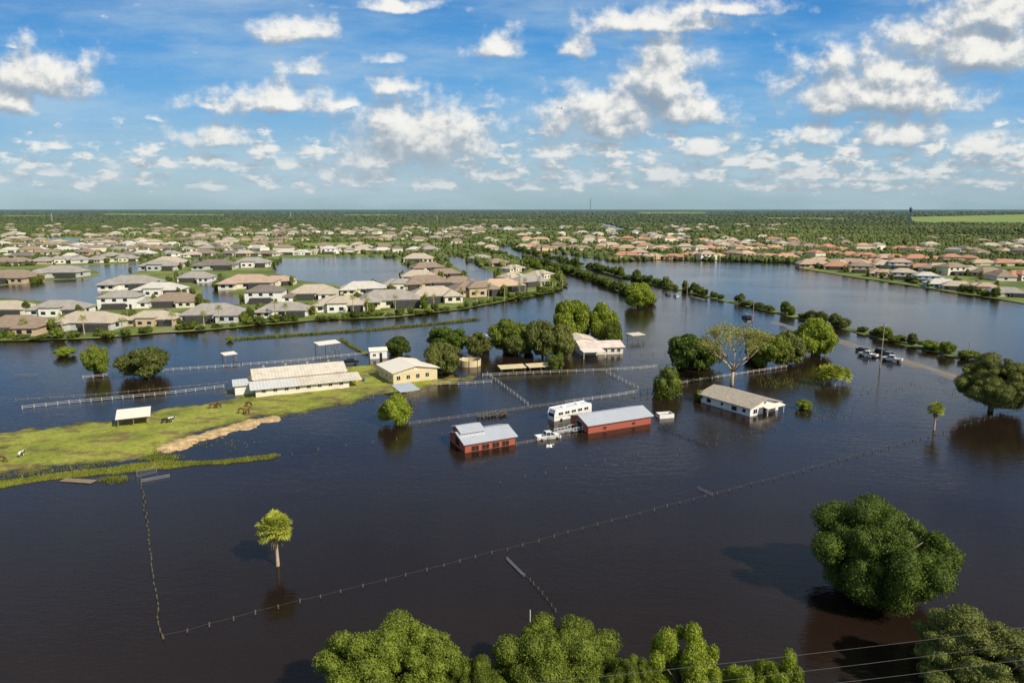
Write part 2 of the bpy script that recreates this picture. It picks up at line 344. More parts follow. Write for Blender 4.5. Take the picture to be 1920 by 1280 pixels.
for p in FD: sheet('field',[G(*q) for q in p],M['field'],.6)
LAWN=[[(560,456),(700,455),(900,457),(890,462),(720,461),(570,461)],[(960,452),(1120,450),(1130,453),(980,456)],[(480,470),(600,468),(590,472),(490,474)]]
for p in LAWN: sheet('lawn',[G(*q) for q in p],M['field'],.34)
def resample(path,step):
    out=[]; P=[G(*p) for p in path]
    for a,b in zip(P[:-1],P[1:]):
        n=max(1,int((b-a).length/step)); out+=[a.lerp(b,i/n) for i in range(n)]
    return out+[P[-1]]
def strip_w(name,ctr,w,off,z,mat):
    n=len(ctr); vs=[];fs=[]
    for i,p in enumerate(ctr):
        d=(ctr[min(i+1,n-1)]-ctr[max(0,i-1)]).normalized(); q=Vector((-d.y,d.x,0)); vs+=[(*(p+q*(off+w/2)).xy,z),(*(p+q*(off-w/2)).xy,z)]
    for i in range(n-1): fs.append((2*i+1,2*i+3,2*i+2,2*i))
    me=bpy.data.meshes.new(name); me.from_pydata(vs,[],fs); me.materials.append(mat); return structure(ob(name,me))
def vnoise(X,Y,sc,seed):
    r=np.random.RandomState(seed).uniform(-1,1,(256,256)); x=np.asarray(X)*sc+500;y=np.asarray(Y)*sc+500; i=np.floor(x).astype(int);j=np.floor(y).astype(int);fx=x-i;fy=y-j
    fx=fx*fx*(3-2*fx);fy=fy*fy*(3-2*fy); g=lambda a,b:r[a%256,b%256]
    return (g(i,j)*(1-fx)+g(i+1,j)*fx)*(1-fy)+(g(i,j+1)*(1-fx)+g(i+1,j+1)*fx)*fy
ROAD=[(1300,556),(1385,583),(1450,603),(1500,619),(1560,636),(1600,648),(1650,663),(1700,679),(1750,694),(1795,708),(1850,727),(1930,755)]
def road_surface():
    ctr=resample(ROAD,1.5); n=len(ctr); K=9; V=[];F=[]
    xs=G(1570,640).y; nr=G(1815,714).y
    for i,p in enumerate(ctr):
        d=(ctr[min(i+1,n-1)]-ctr[max(0,i-1)]).normalized(); q=Vector((-d.y,d.x,0))
        base=.115 if p.y<xs else .115-.13*min(1,(p.y-xs)/60)
        if p.y<nr: base-=(nr-p.y)*.03
        for k in range(K):
            s=(k/(K-1)-.5); w=p+q*s*7.6
            V.append((w.x,w.y,base-.17*(2*s)**4+.055*float(vnoise(w.x,w.y,.12,9))+.02*float(vnoise(w.x,w.y,.5,8))))
    for i in range(n-1):
        for k in range(K-1): F.append((i*K+k,i*K+k+1,(i+1)*K+k+1,(i+1)*K+k))
    structure(ob('road',npmesh('road',np.array(V),np.array(F)[:,::-1],M['road'])))
    return ctr
rctr=road_surface(); lim=G(1610,651).y; l2=G(1805,711).y; rc=[p for p in rctr if l2<p.y<lim]
for w_,o_,m_ in ((.18,.3,'yellow'),(.18,-.3,'yellow')): strip_w('road_marking',rc,w_,o_,.2,M[m_])
HR=[(962,466),(1010,478),(1060,490),(1120,506),(1180,522),(1230,533),(1290,547),(1350,561),(1400,572),(1450,584),(1500,596),(1560,610),(1610,622),(1680,641),(1740,655),(1810,672)]
HL=[(985,487),(1010,495),(1050,506),(1090,518),(1130,532),(1170,548),(1215,570)]
strip_w('verge',resample(HR,10),6,0,.15,M['ground']); strip_w('verge',resample(HL,10),5,0,.12,M['ground'])
def inside_sd(X,Y,poly):
    n=len(poly); ins=np.zeros(X.shape,bool); dmin=np.full(X.shape,1e9)
    for i in range(n):
        x0,y0=poly[i]; x1,y1=poly[(i+1)%n]
        c=((y0>Y)!=(y1>Y))&(X<(x1-x0)*(Y-y0)/(y1-y0+1e-12)+x0); ins^=c
        dx,dy=x1-x0,y1-y0; t=np.clip(((X-x0)*dx+(Y-y0)*dy)/(dx*dx+dy*dy+1e-9),0,1); dmin=np.minimum(dmin,np.hypot(X-x0-t*dx,Y-y0-t*dy))
    return np.where(ins,dmin,-dmin)
def landz(X,Y,pw,top,slope,amp,base):
    sd=np.full(X.shape,-1e9)
    for q in pw: sd=np.maximum(sd,inside_sd(X,Y,q))
    return np.clip(sd*slope,-.5,top)+base+amp*(vnoise(X,Y,.11,3)*.7+vnoise(X,Y,.33,4)*.5+vnoise(X,Y,1.1,5)*.35)
def land(name,polys,mat,top=.28,slope=.07,step=.5,amp=.1,base=0.02):
    pw=[[(G(*p).x,G(*p).y) for p in q] for q in polys]; allp=np.array(sum(pw,[])); x0,y0=allp.min(0)-4; x1,y1=allp.max(0)+4
    nx=int((x1-x0)/step);ny=int((y1-y0)/step); X,Y=np.meshgrid(np.linspace(x0,x1,nx),np.linspace(y0,y1,ny))
    Z=landz(X,Y,pw,top,slope,amp,base)
    V=np.stack([X,Y,Z],-1).reshape(-1,3); I=np.arange(nx*ny).reshape(ny,nx)
    F=np.stack([I[:-1,:-1],I[:-1,1:],I[1:,1:],I[1:,:-1]],-1).reshape(-1,4); k=(V[F][:,:,2].max(1)>-.15); F=F[k]
    u,inv=np.unique(F,return_inverse=True); o=ob(name,npmesh(name,V[u],inv.reshape(F.shape),mat))
    for p in o.data.polygons: p.use_smooth=True
    return structure(o)
PAST=[(-120,818),(0,808),(100,796),(215,787),(280,773),(330,760),(420,752),(440,745),(405,738),(430,716),(450,704),(470,694),(560,692),(690,684),(735,702),(820,706),(900,700),(912,710),(850,720),(790,733),(740,741),(690,747),(600,762),(520,776),(450,792),(370,815),(325,830),(300,848),(200,866),(100,878),(0,892),(-120,902)]
STR=[(-120,928),(0,902),(100,888),(200,877),(300,864),(420,862),(515,852),(512,860),(400,872),(300,880),(200,888),(100,899),(0,914),(-120,942)]
land('pasture',[PAST],M['pasture'],.22,.04,.5,.17,.0)
land('pasture',[STR],M['pasture'],.10,.10,.35,.08,.0)
land('sand_bank',[[(305,840),(345,822),(400,806),(450,794),(497,782),(503,788),(450,804),(400,819),(350,833),(312,844)]],M['sand'],.26,.14,.25,.34,.13)
# ------------------------------------------------------------------ grass stuff
def in_poly(px,py,poly):
    x=np.array(px,float);y=np.array(py,float); return inside_sd(x,y,poly)>0
def blades(name,P,h,w,mat):
    n=len(P); r=RS; a=r.uniform(0,6.28,n); d=np.stack([np.cos(a),np.sin(a),np.zeros(n)],1); hh=(h*r.uniform(.5,1.3,n))[:,None]
    lean=r.normal(size=(n,3))*.35*hh; lean[:,2]=0; up=np.array([[0,0,1]])*hh
    V=np.stack([P-d*w,P+d*w,P+up+lean+d*w*.3,P+up+lean-d*w*.3],1).reshape(-1,3)
    return stuff(ob(name,npmesh(name,V,np.arange(4*n).reshape(n,4),mat)))
def scatter_poly(poly,n,lz=None):
    pw=[(G(*p).x,G(*p).y) for p in poly]; a=np.array(pw); lo=a.min(0)-2;hi=a.max(0)+2
    X=RS.uniform(lo[0],hi[0],n*8);Y=RS.uniform(lo[1],hi[1],n*8); Z=landz(X,Y,[pw],*lz); k=Z>.0; X=X[k][:n];Y=Y[k][:n];Z=Z[k][:n]
    return np.stack([X,Y,Z],1)
def near_line(path,n,w,z=0.0):
    P=np.array([G(*p)[:] for p in path]); seg=RS.randint(0,len(P)-1,n); t=RS.uniform(0,1,(n,1)); Q=P[seg]*(1-t)+P[seg+1]*t; Q[:,:2]+=RS.normal(size=(n,2))*w; Q[:,2]=z; return Q
o=blades('shore_grass',scatter_poly(STR,10000,(.10,.10,.08,.0)),.28,.06,M['grassblade']); tag(o,'rough green grass strip at the water edge in front of the pasture','grass')
PP=scatter_poly(PAST,20000,(.22,.04,.17,.0)); PP=PP[(vnoise(PP[:,0],PP[:,1],.22,21)+.5*vnoise(PP[:,0],PP[:,1],.7,22)>.0)]
o=blades('pasture_grass',PP,.14,.06,M['grassblade']); tag(o,'short green grass tufts covering the dry pasture','grass')
P=np.vstack([near_line([(440,636),(560,628),(700,618),(820,607),(895,599)],5000,.7),near_line([(640,636),(660,650),(690,665)],600,.4)])
o=blades('marsh_grass',P,.7,.12,M['reed']); tag(o,'thin line of flooded marsh grass between canal and ranch','grass')
P=np.vstack([near_line([(200,897),(228,900)],700,.8),near_line([(1160,745),(1230,748)],60,1.5),near_line([(1420,712),(1480,720),(1540,716)],500,3),near_line([(1480,770),(1560,775)],120,3),near_line([(1590,740),(1690,725)],60,3),
  near_line([(270,857),(330,858)],900,.8),near_line([(285,790),(293,850)],500,.5),near_line([(350,830),(470,835)],120,2),near_line([(1700,715),(1900,770)],60,2),near_line([(300,848),(400,815),(520,776),(690,750)],1200,1.5),near_line([(0,895),(200,870)],500,1.2),near_line([(300,872),(420,866),(518,855)],1600,.45)])
o=blades('water_weed',P,.34,.07,M['reed']); tag(o,'tufts of weeds poking out of the flood water','weeds')
# ------------------------------------------------------------------ houses
def mk_house(v):
    w=MB(); r=MB(); wins=[]; ex=[]
    if v==0:
        w.box(-12,-5,0,12,8,3); w.box(-12,-9,0,-4,-5.01,3); r.hip(-12,-5,12,8,3,3.4); r.hip(-12,-9.5,-4,0,3.02,2.3)
        c=MB(); c.box(2,-9.5,0,11,-5.02,2.9); ex.append(('screen_cage',c,'screen'))
        wl=[(-10.5,-9),(-7,-9),(-1.5,-5)]
    elif v==1:
        w.box(-11,-6,0,11,7,3.1); w.box(3,-9.5,0,11,-6.01,3.1); r.hip(-11,-6,11,7,3.1,3.6); r.hip(3,-9.5,11,0,3.12,2.4)
        c=MB(); c.box(-8,-10,0,1,-6.02,2.9); ex.append(('screen_cage',c,'screen'))
        wl=[(4.5,-9.5),(8,-9.5),(-10,-6)]
    elif v==2:
        w.box(-10,-7,0,12,6,3); w.box(-4,-9,0,4,-7.01,4.2); r.hip(-10,-7,12,6,3,3.2); r.hip(-4,-9,4,2,4.2,2.2)
        c=MB(); c.box(6,-10,0,11,-7.02,2.8); ex.append(('screen_cage',c,'screen'))
        wl=[(-8,-7),(-3,-9),(1,-9)]
    elif v==3:
        w.box(-9,-6,0,9,6,5.8); w.box(9.01,-5,0,14,4,3); r.hip(-9,-6,9,6,5.8,2.9); r.hip(9.3,-5,14,4,3,1.6)
        wl=[(-7,-6),(-2,-6),(3,-6),(10.5,-5)]; c=MB(); c.box(-6,-9,0,4,-6.02,2.8); ex.append(('screen_cage',c,'screen'))
    parts=[('wall',w.mesh('wall',M['white']),'wall'),('roof',r.mesh('roof',ROOF['grey']),'roof')]
    for n,m,k in ex: parts.append((n,m.mesh(n,M[k]),None))
    for (x,y) in wl:
        m=MB(); m.box(x,y-.07,1.0,x+1.8,y+.01,2.3); parts.append(('window',m.mesh('window',M['glass']),None))
    if v==3:
        for x in (-7,-2,3): m=MB(); m.box(x,-6.07,3.7,x+1.8,-5.99,5.0); parts.append(('window',m.mesh('window',M['glass']),None))
    sx={0:12,1:11,2:12,3:9}[v]
    m=MB(); m.box(sx-.01,-2,1,sx+.07,0,2.3); parts.append(('window',m.mesh('window',M['glass']),None))
    m=MB(); m.box(-{0:12,1:11,2:10,3:9}[v]-.07,0,1,-{0:12,1:11,2:10,3:9}[v]+.01,2,2.3); parts.append(('window',m.mesh('window',M['glass']),None))
    yb={0:8,1:7,2:6,3:6}[v]
    m=MB(); m.box(-6,yb-.01,0,-1,yb+.08,2.4); parts.append(('garage_door',m.mesh('garage_door',M['white']),None))
    ymin={0:-5,1:-6,2:-7,3:-6}[v]; dx={0:-.0,1:1.6,2:4.4,3:5.5}[v]
    m=MB(); m.box(dx,ymin-.08,0,dx+1.2,ymin+.01,2.2); parts.append(('door',m.mesh('door',M['dark']),None))
    return parts
HS=[mk_house(v) for v in range(4)]
HOUSES=[]
WN={'white':'white','cream':'cream','tan':'tan','grey':'grey','blue':'bluish','peach':'peach'}
RN={'grey':'grey','brown':'brown','beige':'beige','dark':'dark','light':'pale','tan':'tan','pink':'pinkish','terracotta':'terracotta','orange':'orange'}
def house(px,py,wpx,roof,wall,idx,rown,group,v=None,rz=0,full=True):
    t_=scl(py); s=min(1.32,max(.8,wpx*t_/22.5)) if wpx else random.uniform(.82,1.1)
    g=G(px,py); y=g.y+7*s; x=g.x*y/g.y; v=random.choice([0,1,2]) if v is None else v
    st='two-storey ' if v==3 else ''
    lab=f'{WN[wall]} {st}house with {RN[roof]} roof, {ordn(idx)} from left, {rown}'
    t=thing('house',lab,'house',(x,y,.3),rz,group,sc=(s,s,s))
    for n,me,k in HS[v]:
        if not full and n not in ('wall','roof'): continue
        ob(n,me,t,mat=ROOF[roof] if k=='roof' else WALL[wall] if k=='wall' else None)
    HOUSES.append((x,y,s,f'{ordn(idx)} from left, {rown}',py)); return t
def row(lst,rown,group):
    for i,(px,py,w,rf,wl,v,rz) in enumerate(lst): house(px,py,w,rf,wl,i+1,rown,group,v,rz)
GN='houses of the flooded canal suburb'
row([(38,630,112,'brown','tan',1,.1),(168,622,112,'beige','grey',0,-.05),(288,612,92,'beige','tan',2,.1),(402,606,108,'grey','grey',1,.15),(533,596,88,'grey','white',0,.1),(634,586,98,'beige','white',2,.2),(730,579,112,'grey','cream',0,.25),(814,569,96,'beige','cream',1,.3),(884,557,98,'brown','tan',2,.4),(938,549,82,'tan','peach',0,.5),(988,538,66,'grey','cream',1,.7),(1008,524,56,'beige','cream',2,.9)],'canal bank front row',GN)
row([(10,594,90,'beige','white',0,0),(114,594,98,'grey','white',2,.1),(230,581,86,'grey','white',3,.15),(332,577,84,'brown','cream',1,.1),(500,570,84,'dark','white',3,.1),(590,563,88,'beige','white',1,.15),(682,553,78,'light','cream',0,.2),(745,545,72,'grey','cream',2,.25),(800,543,84,'brown','tan',0,.3),(858,540,66,'brown','cream',1,.4),(962,527,50,'beige','cream',0,.8)],'second row behind canal bank',GN)
row([(250,545,92,'grey','white',0,.1),(300,556,86,'light','white',2,.1),(370,530,62,'grey','white',1,.1),(468,543,98,'pink','cream',0,.1),(520,536,62,'pink','cream',2,.1),(785,528,66,'beige','cream',1,.2),(832,522,58,'brown','tan',0,.4)],'third row between the lakes',GN)
row([(-15,533,90,'brown','tan',0,0),(30,532,80,'brown','tan',1,0),(115,522,112,'grey','grey',0,.05),(300,508,92,'grey','grey',2,.05),(318,502,84,'beige','grey',1,.05),(405,507,66,'dark','grey',0,.05),(472,502,98,'grey','white',2,.05),(802,510,58,'brown','cream',0,.3),(785,493,56,'beige','cream',1,.1),(902,490,40,'grey','cream',0,.8),(930,499,42,'brown','tan',1,.8),(960,510,44,'beige','cream',2,.8)],'row around the middle lakes',GN)
def autorow(p0,p1,n,roofs,walls,rown,group,full,jit=3):
    for i in range(n):
        f=(i+.5)/n; px=p0[0]+(p1[0]-p0[0])*f+random.uniform(-9,9); py=p0[1]+(p1[1]-p0[1])*f+random.uniform(-jit,jit)
        if any(in_poly([px],[py],q)[0] for q in LK): continue
        rf=random.choice(roofs); wl=random.choice(walls); v=random.choice((0,1,2,3) if wl!='grey' else (0,1,2))
        house(px,py,None,rf,wl,i+1,rown,group,v,random.choice((0,0,1.57,.4,-.5))+random.uniform(-.3,.3),full)
g1=['grey','brown','beige','light','dark','grey','brown']; w1=['white','cream','tan','grey','white']
autorow((-20,500),(250,492),7,g1,w1,'row above left lake',GN,True,1.5)
autorow((0,487),(520,480),14,g1,w1,'row atop the left lakes',GN,True,2)
autorow((520,478),(820,472),10,g1,w1,'row behind large middle lake',GN,True,1.5)
autorow((0,474),(500,470),15,g1,w1,'second row beyond left lakes',GN,False,1.5)
autorow((0,464),(420,462),15,['grey','beige','light','brown','dark'],w1,'third row beyond left lakes',GN,False,1.2)
autorow((0,455),(880,449),30,['grey','brown','brown','dark','dark'],['tan','cream','tan'],'long distant left row',GN,False,1.5)
autorow((0,443),(900,438),30,['grey','brown','light','dark'],['tan','cream','white'],'far row below left woods',GN,False,1.5)
autorow((250,433),(1100,430),26,['grey','brown','dark'],['tan','white'],'farthest left suburb row',GN,False,1)
r2=['terracotta','terracotta','orange','pink','tan','brown']; w2=['peach','cream','tan','cream']; GR='houses of the red-roofed suburb beyond the right lake'
autorow((1170,485),(1480,488),13,r2,w2,'shore row behind right lake',GR,True,1.5)
autorow((985,468),(1470,474),19,r2,w2,'second row behind right lake',GR,False,2)
row([(1525,503,55,'pink','tan',0,-.2),(1570,507,50,'terracotta','peach',1,-.3),(1612,513,52,'brown','tan',3,-.3),(1650,520,50,'pink','tan',2,-.3),(1692,526,55,'beige','cream',3,-.4),(1735,531,50,'light','blue',3,-.3),(1765,540,52,'light','blue',0,-.3),(1795,545,45,'beige','tan',1,-.4),(1835,549,62,'pink','peach',2,-.3),(1885,558,55,'grey','cream',0,-.4)],'right shoreline row',GR)
autorow((1520,493),(1925,528),13,['pink','terracotta','brown','beige','tan'],w2+['blue'],'second right shoreline row',GR,True,3)
autorow((1480,480),(1925,500),14,r2+['brown'],w2,'third right shoreline row',GR,False,3)
autorow((1400,466),(1925,478),16,r2+['brown','grey'],w2,'distant right row among trees',GR,False,3)
autorow((960,452),(1500,456),14,r2+['grey','light'],w2,'distant row right of canal',GR,False,2)
autorow((1000,440),(1300,443),9,['grey','light'],['white','cream'],'far pale row right of canal',GR,False,2)
m=MB(); mr=MB(); mr2=MB()
for i in range(300):
    px=random.uniform(-30,1950); py=random.choice((random.uniform(422,436),random.uniform(436,470)))
    if px>1500 and py<445: continue
    if any(in_poly([px],[py],q)[0] for q in LK+LAWN): continue
    g=G(px,py); a=random.uniform(8,12);b=random.uniform(6,9)
    if random.random()<.3: a,b=b,a
    m.box(g.x-a,g.y-b,.3,g.x+a,g.y+b,3.4); (mr if random.random()<.5 else mr2).hip(g.x-a,g.y-b,g.x+a,g.y+b,3.4,3.6)
st=stuff(thing('distant_houses','mass of small pale houses spread across the far suburb','houses'))
part('wall',m,WALL['cream'],st); part('roof',mr,ROOF['beige'],st); part('roof',mr2,ROOF['brown'],st)
# ------------------------------------------------------------------ suburb trees
cnt=0; near=[h for h in HOUSES if h[4]>483]
for (x,y,s,lab,py) in near:
    for k in range(2 if py<520 else 3):
        if cnt>=240: break
        a=random.choice((-1,1))*random.uniform(12,16)*s; b=random.uniform(-11,9)
        X,Yy=x+a,y+b; w=random.uniform(1.3,3.3);h=random.uniform(2.5,7)
        kd='garden' if random.random()<.75 else random.choice(('olive','hedge'))
        put_tree('garden_tree',f'leafy garden tree beside house {lab}','tree',X,Yy,w,h,random.choice(LOW[kd]),TR[0],f'garden trees by the house {lab}',.3); cnt+=1
def fronds(name,seed,nf,R,mat,nb=13):
    rs=random.Random(seed); m=MB()
    for i in range(nf):
        z=1-1.5*(i+.5)/nf; el=math.asin(max(-1,min(1,z)))*.95; a=i*2.39996+rs.uniform(-.35,.35); st_=R*rs.uniform(.46,.66)
        d=Vector((math.cos(a)*math.cos(el),math.sin(a)*math.cos(el),math.sin(el)))
        tip=d*st_; m.bar((0,0,0),tip,.035*R,.025*R)
        side=d.cross(Vector((0,0,1)))
        side=side.normalized() if side.length>1e-3 else Vector((1,0,0)); up=side.cross(d)
        for k in range(nb):
            th=(k/(nb-1)-.5)*4.0; q=d*math.cos(th)+side*math.sin(th); ln=R*rs.uniform(.36,.5)*(1-.2*abs(th)/2)
            e=tip+q*ln+Vector((0,0,-1))*ln*(.18 if el>0 else .35)+up*ln*.12; w_=side*math.cos(th)-d*math.sin(th); w_=w_*ln*.12; md=tip+q*ln*.6+up*.05*R*(1 if k%2 else -.3)
            m.add([tip,md-w_,e,md+w_],[(0,1,2,3)])
    return m.mesh(name,mat)
def dead_skirt(seed,R,mat):
    rs=random.Random(seed); m=MB()
    for i in range(70):
        a=rs.uniform(0,6.28); r0=.10*R; r1=R*rs.uniform(.15,.4); z=-R*rs.uniform(.45,1.1); w=.045*R
        p=Vector((math.cos(a)*r0,math.sin(a)*r0,rs.uniform(-.25,.02)*R)); q=Vector((math.cos(a)*r1,math.sin(a)*r1,z)); s=Vector((-math.sin(a),math.cos(a),0))*w
        m.add([p-s*.3,(p+q)/2-s,q,(p+q)/2+s],[(0,1,2,3)])
    return m.mesh('dead_fronds',mat)
PC=fronds('crown',5,34,1.0,M['palmleaf'],15); PCL=fronds('crown',6,18,1.0,M['palmleaf'],7); PS=dead_skirt(3,1.0,M['dead'])
pt=MB(); pt.tube([(0,0,-1),(0,0,0),(.02,0,.5),(0,.01,1)],[.075,.065,.045,.04],8); PT=pt.mesh('trunk',M['palebark'],True)
def palm(px,py,R,h,label,group=None,z=0,skirt=True,cr=None):
    g=G(px,py); t=thing('palm_tree',label,'palm tree',(g.x,g.y,z),random.uniform(0,6),group)
    ob('trunk',PT,t,sc=(h*.75,h*.75,h)); ob('crown',cr or PC,t,loc=(0,0,h+.1),sc=(R,R,R))
    if skirt: ob('dead_fronds',PS,t,loc=(0,0,h),sc=(R,R,R))
    return t
palm(521,1060,2.75,5.7,'fan palm standing alone in the dark water in the left foreground')
palm(1751,806,2.1,4.8,'small fan palm standing alone in water near the right edge')
for i,(px,py) in enumerate([(1545,722),(1565,724),(1580,718),(1556,714)]):
    palm(px,py,3.0,random.uniform(1.5,4.5),'bushy palm in the small cluster beside the flooded road','palms clustered by the road',skirt=False)
for i in range(26):
    f=i/25; pts=resample(front[1:13],5); p=pts[int(f*(len(pts)-1))]
    t=thing('palm_tree','slender palm on the green bank along the suburb canal','palm tree',(p.x+random.uniform(-3,3),p.y+random.uniform(6,20),.3),random.uniform(0,6),'palms along the suburb canal bank')
    h=random.uniform(5,8); ob('trunk',PT,t,sc=(4,4,h)); ob('crown',PCL,t,loc=(0,0,h),sc=(2.2,)*3)
pts=resample([(-20,638)]+front[1:14],5.0)
for i,p in enumerate(pts):
    if random.random()<.08: continue
    w=random.uniform(1.4,3.8);h=random.uniform(1.4,4.6)
    put_tree('bank_shrub',f'green shrub on the suburb canal bank, {ordn(i+1)} counting from left','shrub',p.x+random.uniform(-1,1),p.y+random.uniform(1.5,6),w,h,random.choice(LOW['garden' if random.random()<.65 else 'hedge']),TR[1],'shrubs along the suburb canal bank',.25)
def hedge(path,step,desc,group,wr,hr,kinds):
    pts=resample(path,step)
    pts=pts[::-1]
    for i,p in enumerate(pts):
        if random.random()<.05: continue
        w=random.uniform(*wr);h=random.uniform(*hr)*(1.25 if random.random()<.15 else 1)
        near=p.y<330
        me=random.choice(MID['olive' if random.random()<.3 else 'oak_light']) if near else random.choice(LOW[random.choice(kinds)])
        put_tree('hedgerow_tree',f'tree {ordn(i+1)} from the near end of the {desc}','tree',p.x+random.uniform(-1.5,1.5),p.y+random.uniform(-1.5,1.5),w,h,me,TR[2],group,.1)
hedge(HR,6.6,'long hedgerow between flooded road and lake','hedgerow trees right of the flooded road',(2.2,4.6),(2.2,6.5),['hedge','garden','hedge'])
hedge(HL,6.0,'hedgerow between canal and flooded road','hedgerow trees left of the flooded road',(3,4.8),(3.5,7),['hedge','garden'])
hedge([(905,470),(950,485),(1000,501),(1048,520)],8,'curved tree line ending the canal suburb','trees on the curved suburb bank',(2.5,4),(4,6.5),['garden'])
# distant trees stuff
N=85000; px=RS.uniform(-80,2000,N); py=396+RS.uniform(0,1,N)**1.0*(500-396)
keep=np.ones(N,bool)
for q in LK+FD+LAWN: keep&=~in_poly(px,py,q)
keep&=in_poly(px,py,front+[(2300,300),(-400,300)])
D=FPX*S_+(py-640)*C_; t=H/D; X=(px-960)*t; Yw=(FPX*C_-(py-640)*S_)*t
cl=vnoise(X,Yw,.012,41)+.6*vnoise(X,Yw,.03,42)
dn=np.where(py<430,.95,np.where(px>1380,.62+.5*cl,np.where(py<440,.5+.4*cl,.34+.4*cl))); dn=np.where((px<900)&(py>436),.20+.30*cl,dn)
keep&=RS.uniform(0,1,N)<dn
X=X[keep];Yw=Yw[keep]; cl=cl[keep]
k=(vnoise(X,Yw,.0022,31)+.5*vnoise(X,Yw,.006,32)>-.85)|(Yw<1500); X=X[k];Yw=Yw[k];cl=cl[k]
hx=np.array([[h[0],h[1]] for h in HOUSES]); ok=np.ones(len(X),bool)
for a,b in hx: ok&=((np.abs(X-a)>11)|(np.abs(Yw-b)>10))
X=X[ok];Yw=Yw[ok];cl=cl[ok]
r=np.clip(Yw*.0021,2.0,26)*RS.uniform(.45,1.7,len(X)); hgt=np.clip(3.4+Yw*.0006,3.2,6)*RS.uniform(.5,1.3,len(X))*(1+.25*np.clip(cl,-1,1))
V,F=blobs(np.stack([X,Yw,.3+hgt*.35],1),np.stack([r,r,hgt*.65],1),RS,.28)
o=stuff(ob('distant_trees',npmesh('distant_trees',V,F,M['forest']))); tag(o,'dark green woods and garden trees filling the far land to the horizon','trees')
# ------------------------------------------------------------------ key trees
HO=crown('crown',41,85000,.0115,150,M['oak'],spread=.84,rr=(.06,.2),zc=.47,zs=.42,zr=.75,lump=.2)
tree(1495,1777,936,1158,'oak','huge round dark green oak standing alone in water at lower right','oak_tree',near=.52,me=HO,wf=1.08)
HB=crown('crown',42,80000,.0115,150,M['oak_light'],spread=.86,rr=(.05,.19),zc=.5,zs=.42,lump=.18); HB2=crown('crown',43,80000,.0115,140,M['oak_light'],spread=.86,rr=(.05,.2),lump=.18)
HG=crown('crown',44,34000,.018,90,M['bright'],spread=.86,rr=(.05,.19),zr=.9,lump=.3); HV=crown('crown',45,70000,.0125,140,M['olive'],spread=.86,rr=(.06,.2),lump=.18)
def bigtree(cx,ytop,wpx,h,me,label,name='oak_tree',rz=.5,back=.15):
    t_=scl(ytop,h*.95); w=wpx/2*t_; y=DYf(ytop)[1]*t_-w*back; x=(cx-960)*t_
    put_tree(name,label,'tree',x,y,w,h,me,TR[0],None,rz=rz)
bigtree(738,1163,312,10,HB,'broad olive green oak crown at the bottom edge, left of centre')
bigtree(1045,1165,275,10,HB2,'round green oak crown at the bottom edge, centre')
bigtree(893,1236,160,8,HB2,'low oak crown filling the gap between the two largest bottom edge oaks',rz=2.2)
bigtree(1175,1226,140,8.5,HB,'small oak crown right of the bottom centre oak',rz=1.2)
bigtree(1285,1184,195,9,HG,'bright yellow-green tree at the bottom edge, right of centre','leafy_tree')
bigtree(1375,1240,140,7.5,HG,'low bright green tree top between two bright bottom edge trees','leafy_tree',rz=2.7)
bigtree(1455,1228,140,8,HG,'small bright green tree top at the bottom edge, near the power lines','leafy_tree',rz=4)
bigtree(1835,1158,310,9.5,HV,'wide olive grey-green tree in the bottom right corner','leafy_tree')
WIL=crown('crown',61,6500,.04,30,M['oak_light'],spread=.66,rr=(.2,.34),droop=.45)
tree(710,777,738,797,'bright','round bright green bush standing in water left of the red barns','bush')
tree(1219,1276,684,745,'oak_light','drooping willow standing in water by the long white fence','willow_tree',me=WIL)
tree(1785,1925,662,782,'olive','large spreading grey-green oak at the right edge of the frame','oak_tree',me=HV,near=.5,wf=1.2)
for a in [(1250,1345,624,694,'oak','dark oak just left of the bare tree'),(1396,1475,624,690,'oak_light','green tree just right of the bare tree'),(1440,1510,618,684,'olive','greyish green tree between the bare tree and the parked vehicles'),(1290,1350,636,690,'olive','olive tree close behind the dark oak and the bare tree'),
 (1485,1560,596,668,'bright','bright green tree left of the vehicles on the road'),
 (158,206,647,702,'oak_light','small round tree at the left, beside the short white fence'),(226,322,650,708,'olive','wide tree with visible trunk at the left ranch fence'),
 (102,146,651,669,'bright','low bright bush alone in water at the far left'),(422,438,631,640,'bright','tiny round bush in water by the marsh grass line'),
 (722,771,628,665,'oak','round tree behind the tan ranch building'),(800,880,612,660,'oak','dark tree left of the white domed roof'),(797,868,638,702,'olive','tree beside the round tank, right of the tan building'),(868,925,622,668,'olive','tree behind the round tank'),
 (915,990,598,664,'oak_light','broad tree left in the central grove'),(940,1000,620,668,'olive','lower front tree left in the central grove'),(985,1050,596,672,'olive','tall grey-green tree in the middle of the central grove'),(1020,1085,606,672,'olive','leafy tree beside the pink-roofed house'),(1030,1105,560,640,'bright','tall yellow-green tree at the back of the central grove'),(1095,1165,572,640,'bright','bright green tree behind the pink-roofed house'),
 (1055,1110,590,640,'oak','dark tree behind the pink-roofed house'),(1130,1168,596,645,'oak_light','tree at the right corner behind the pink-roofed house'),(960,1010,606,660,'oak_light','tree filling the middle gap of the central grove'),
 (1025,1062,664,694,'oak_light','small bush right of the tan shelters'),(1299,1323,728,752,'oak_light','small shrub at the left end of the white house'),(1490,1524,750,769,'bright','low round bush in water right of the white house'),(1165,1228,532,577,'bright','large tree at the near end of the canal hedgerow'),(1395,1430,638,672,'oak','small dark tree behind the bare tree')]:
    lb=a[5]; tree(*a[:5],lb,'bush' if 'bush' in lb or 'shrub' in lb else 'broadleaf_tree',cat='bush' if 'bush' in lb or 'shrub' in lb else 'tree')
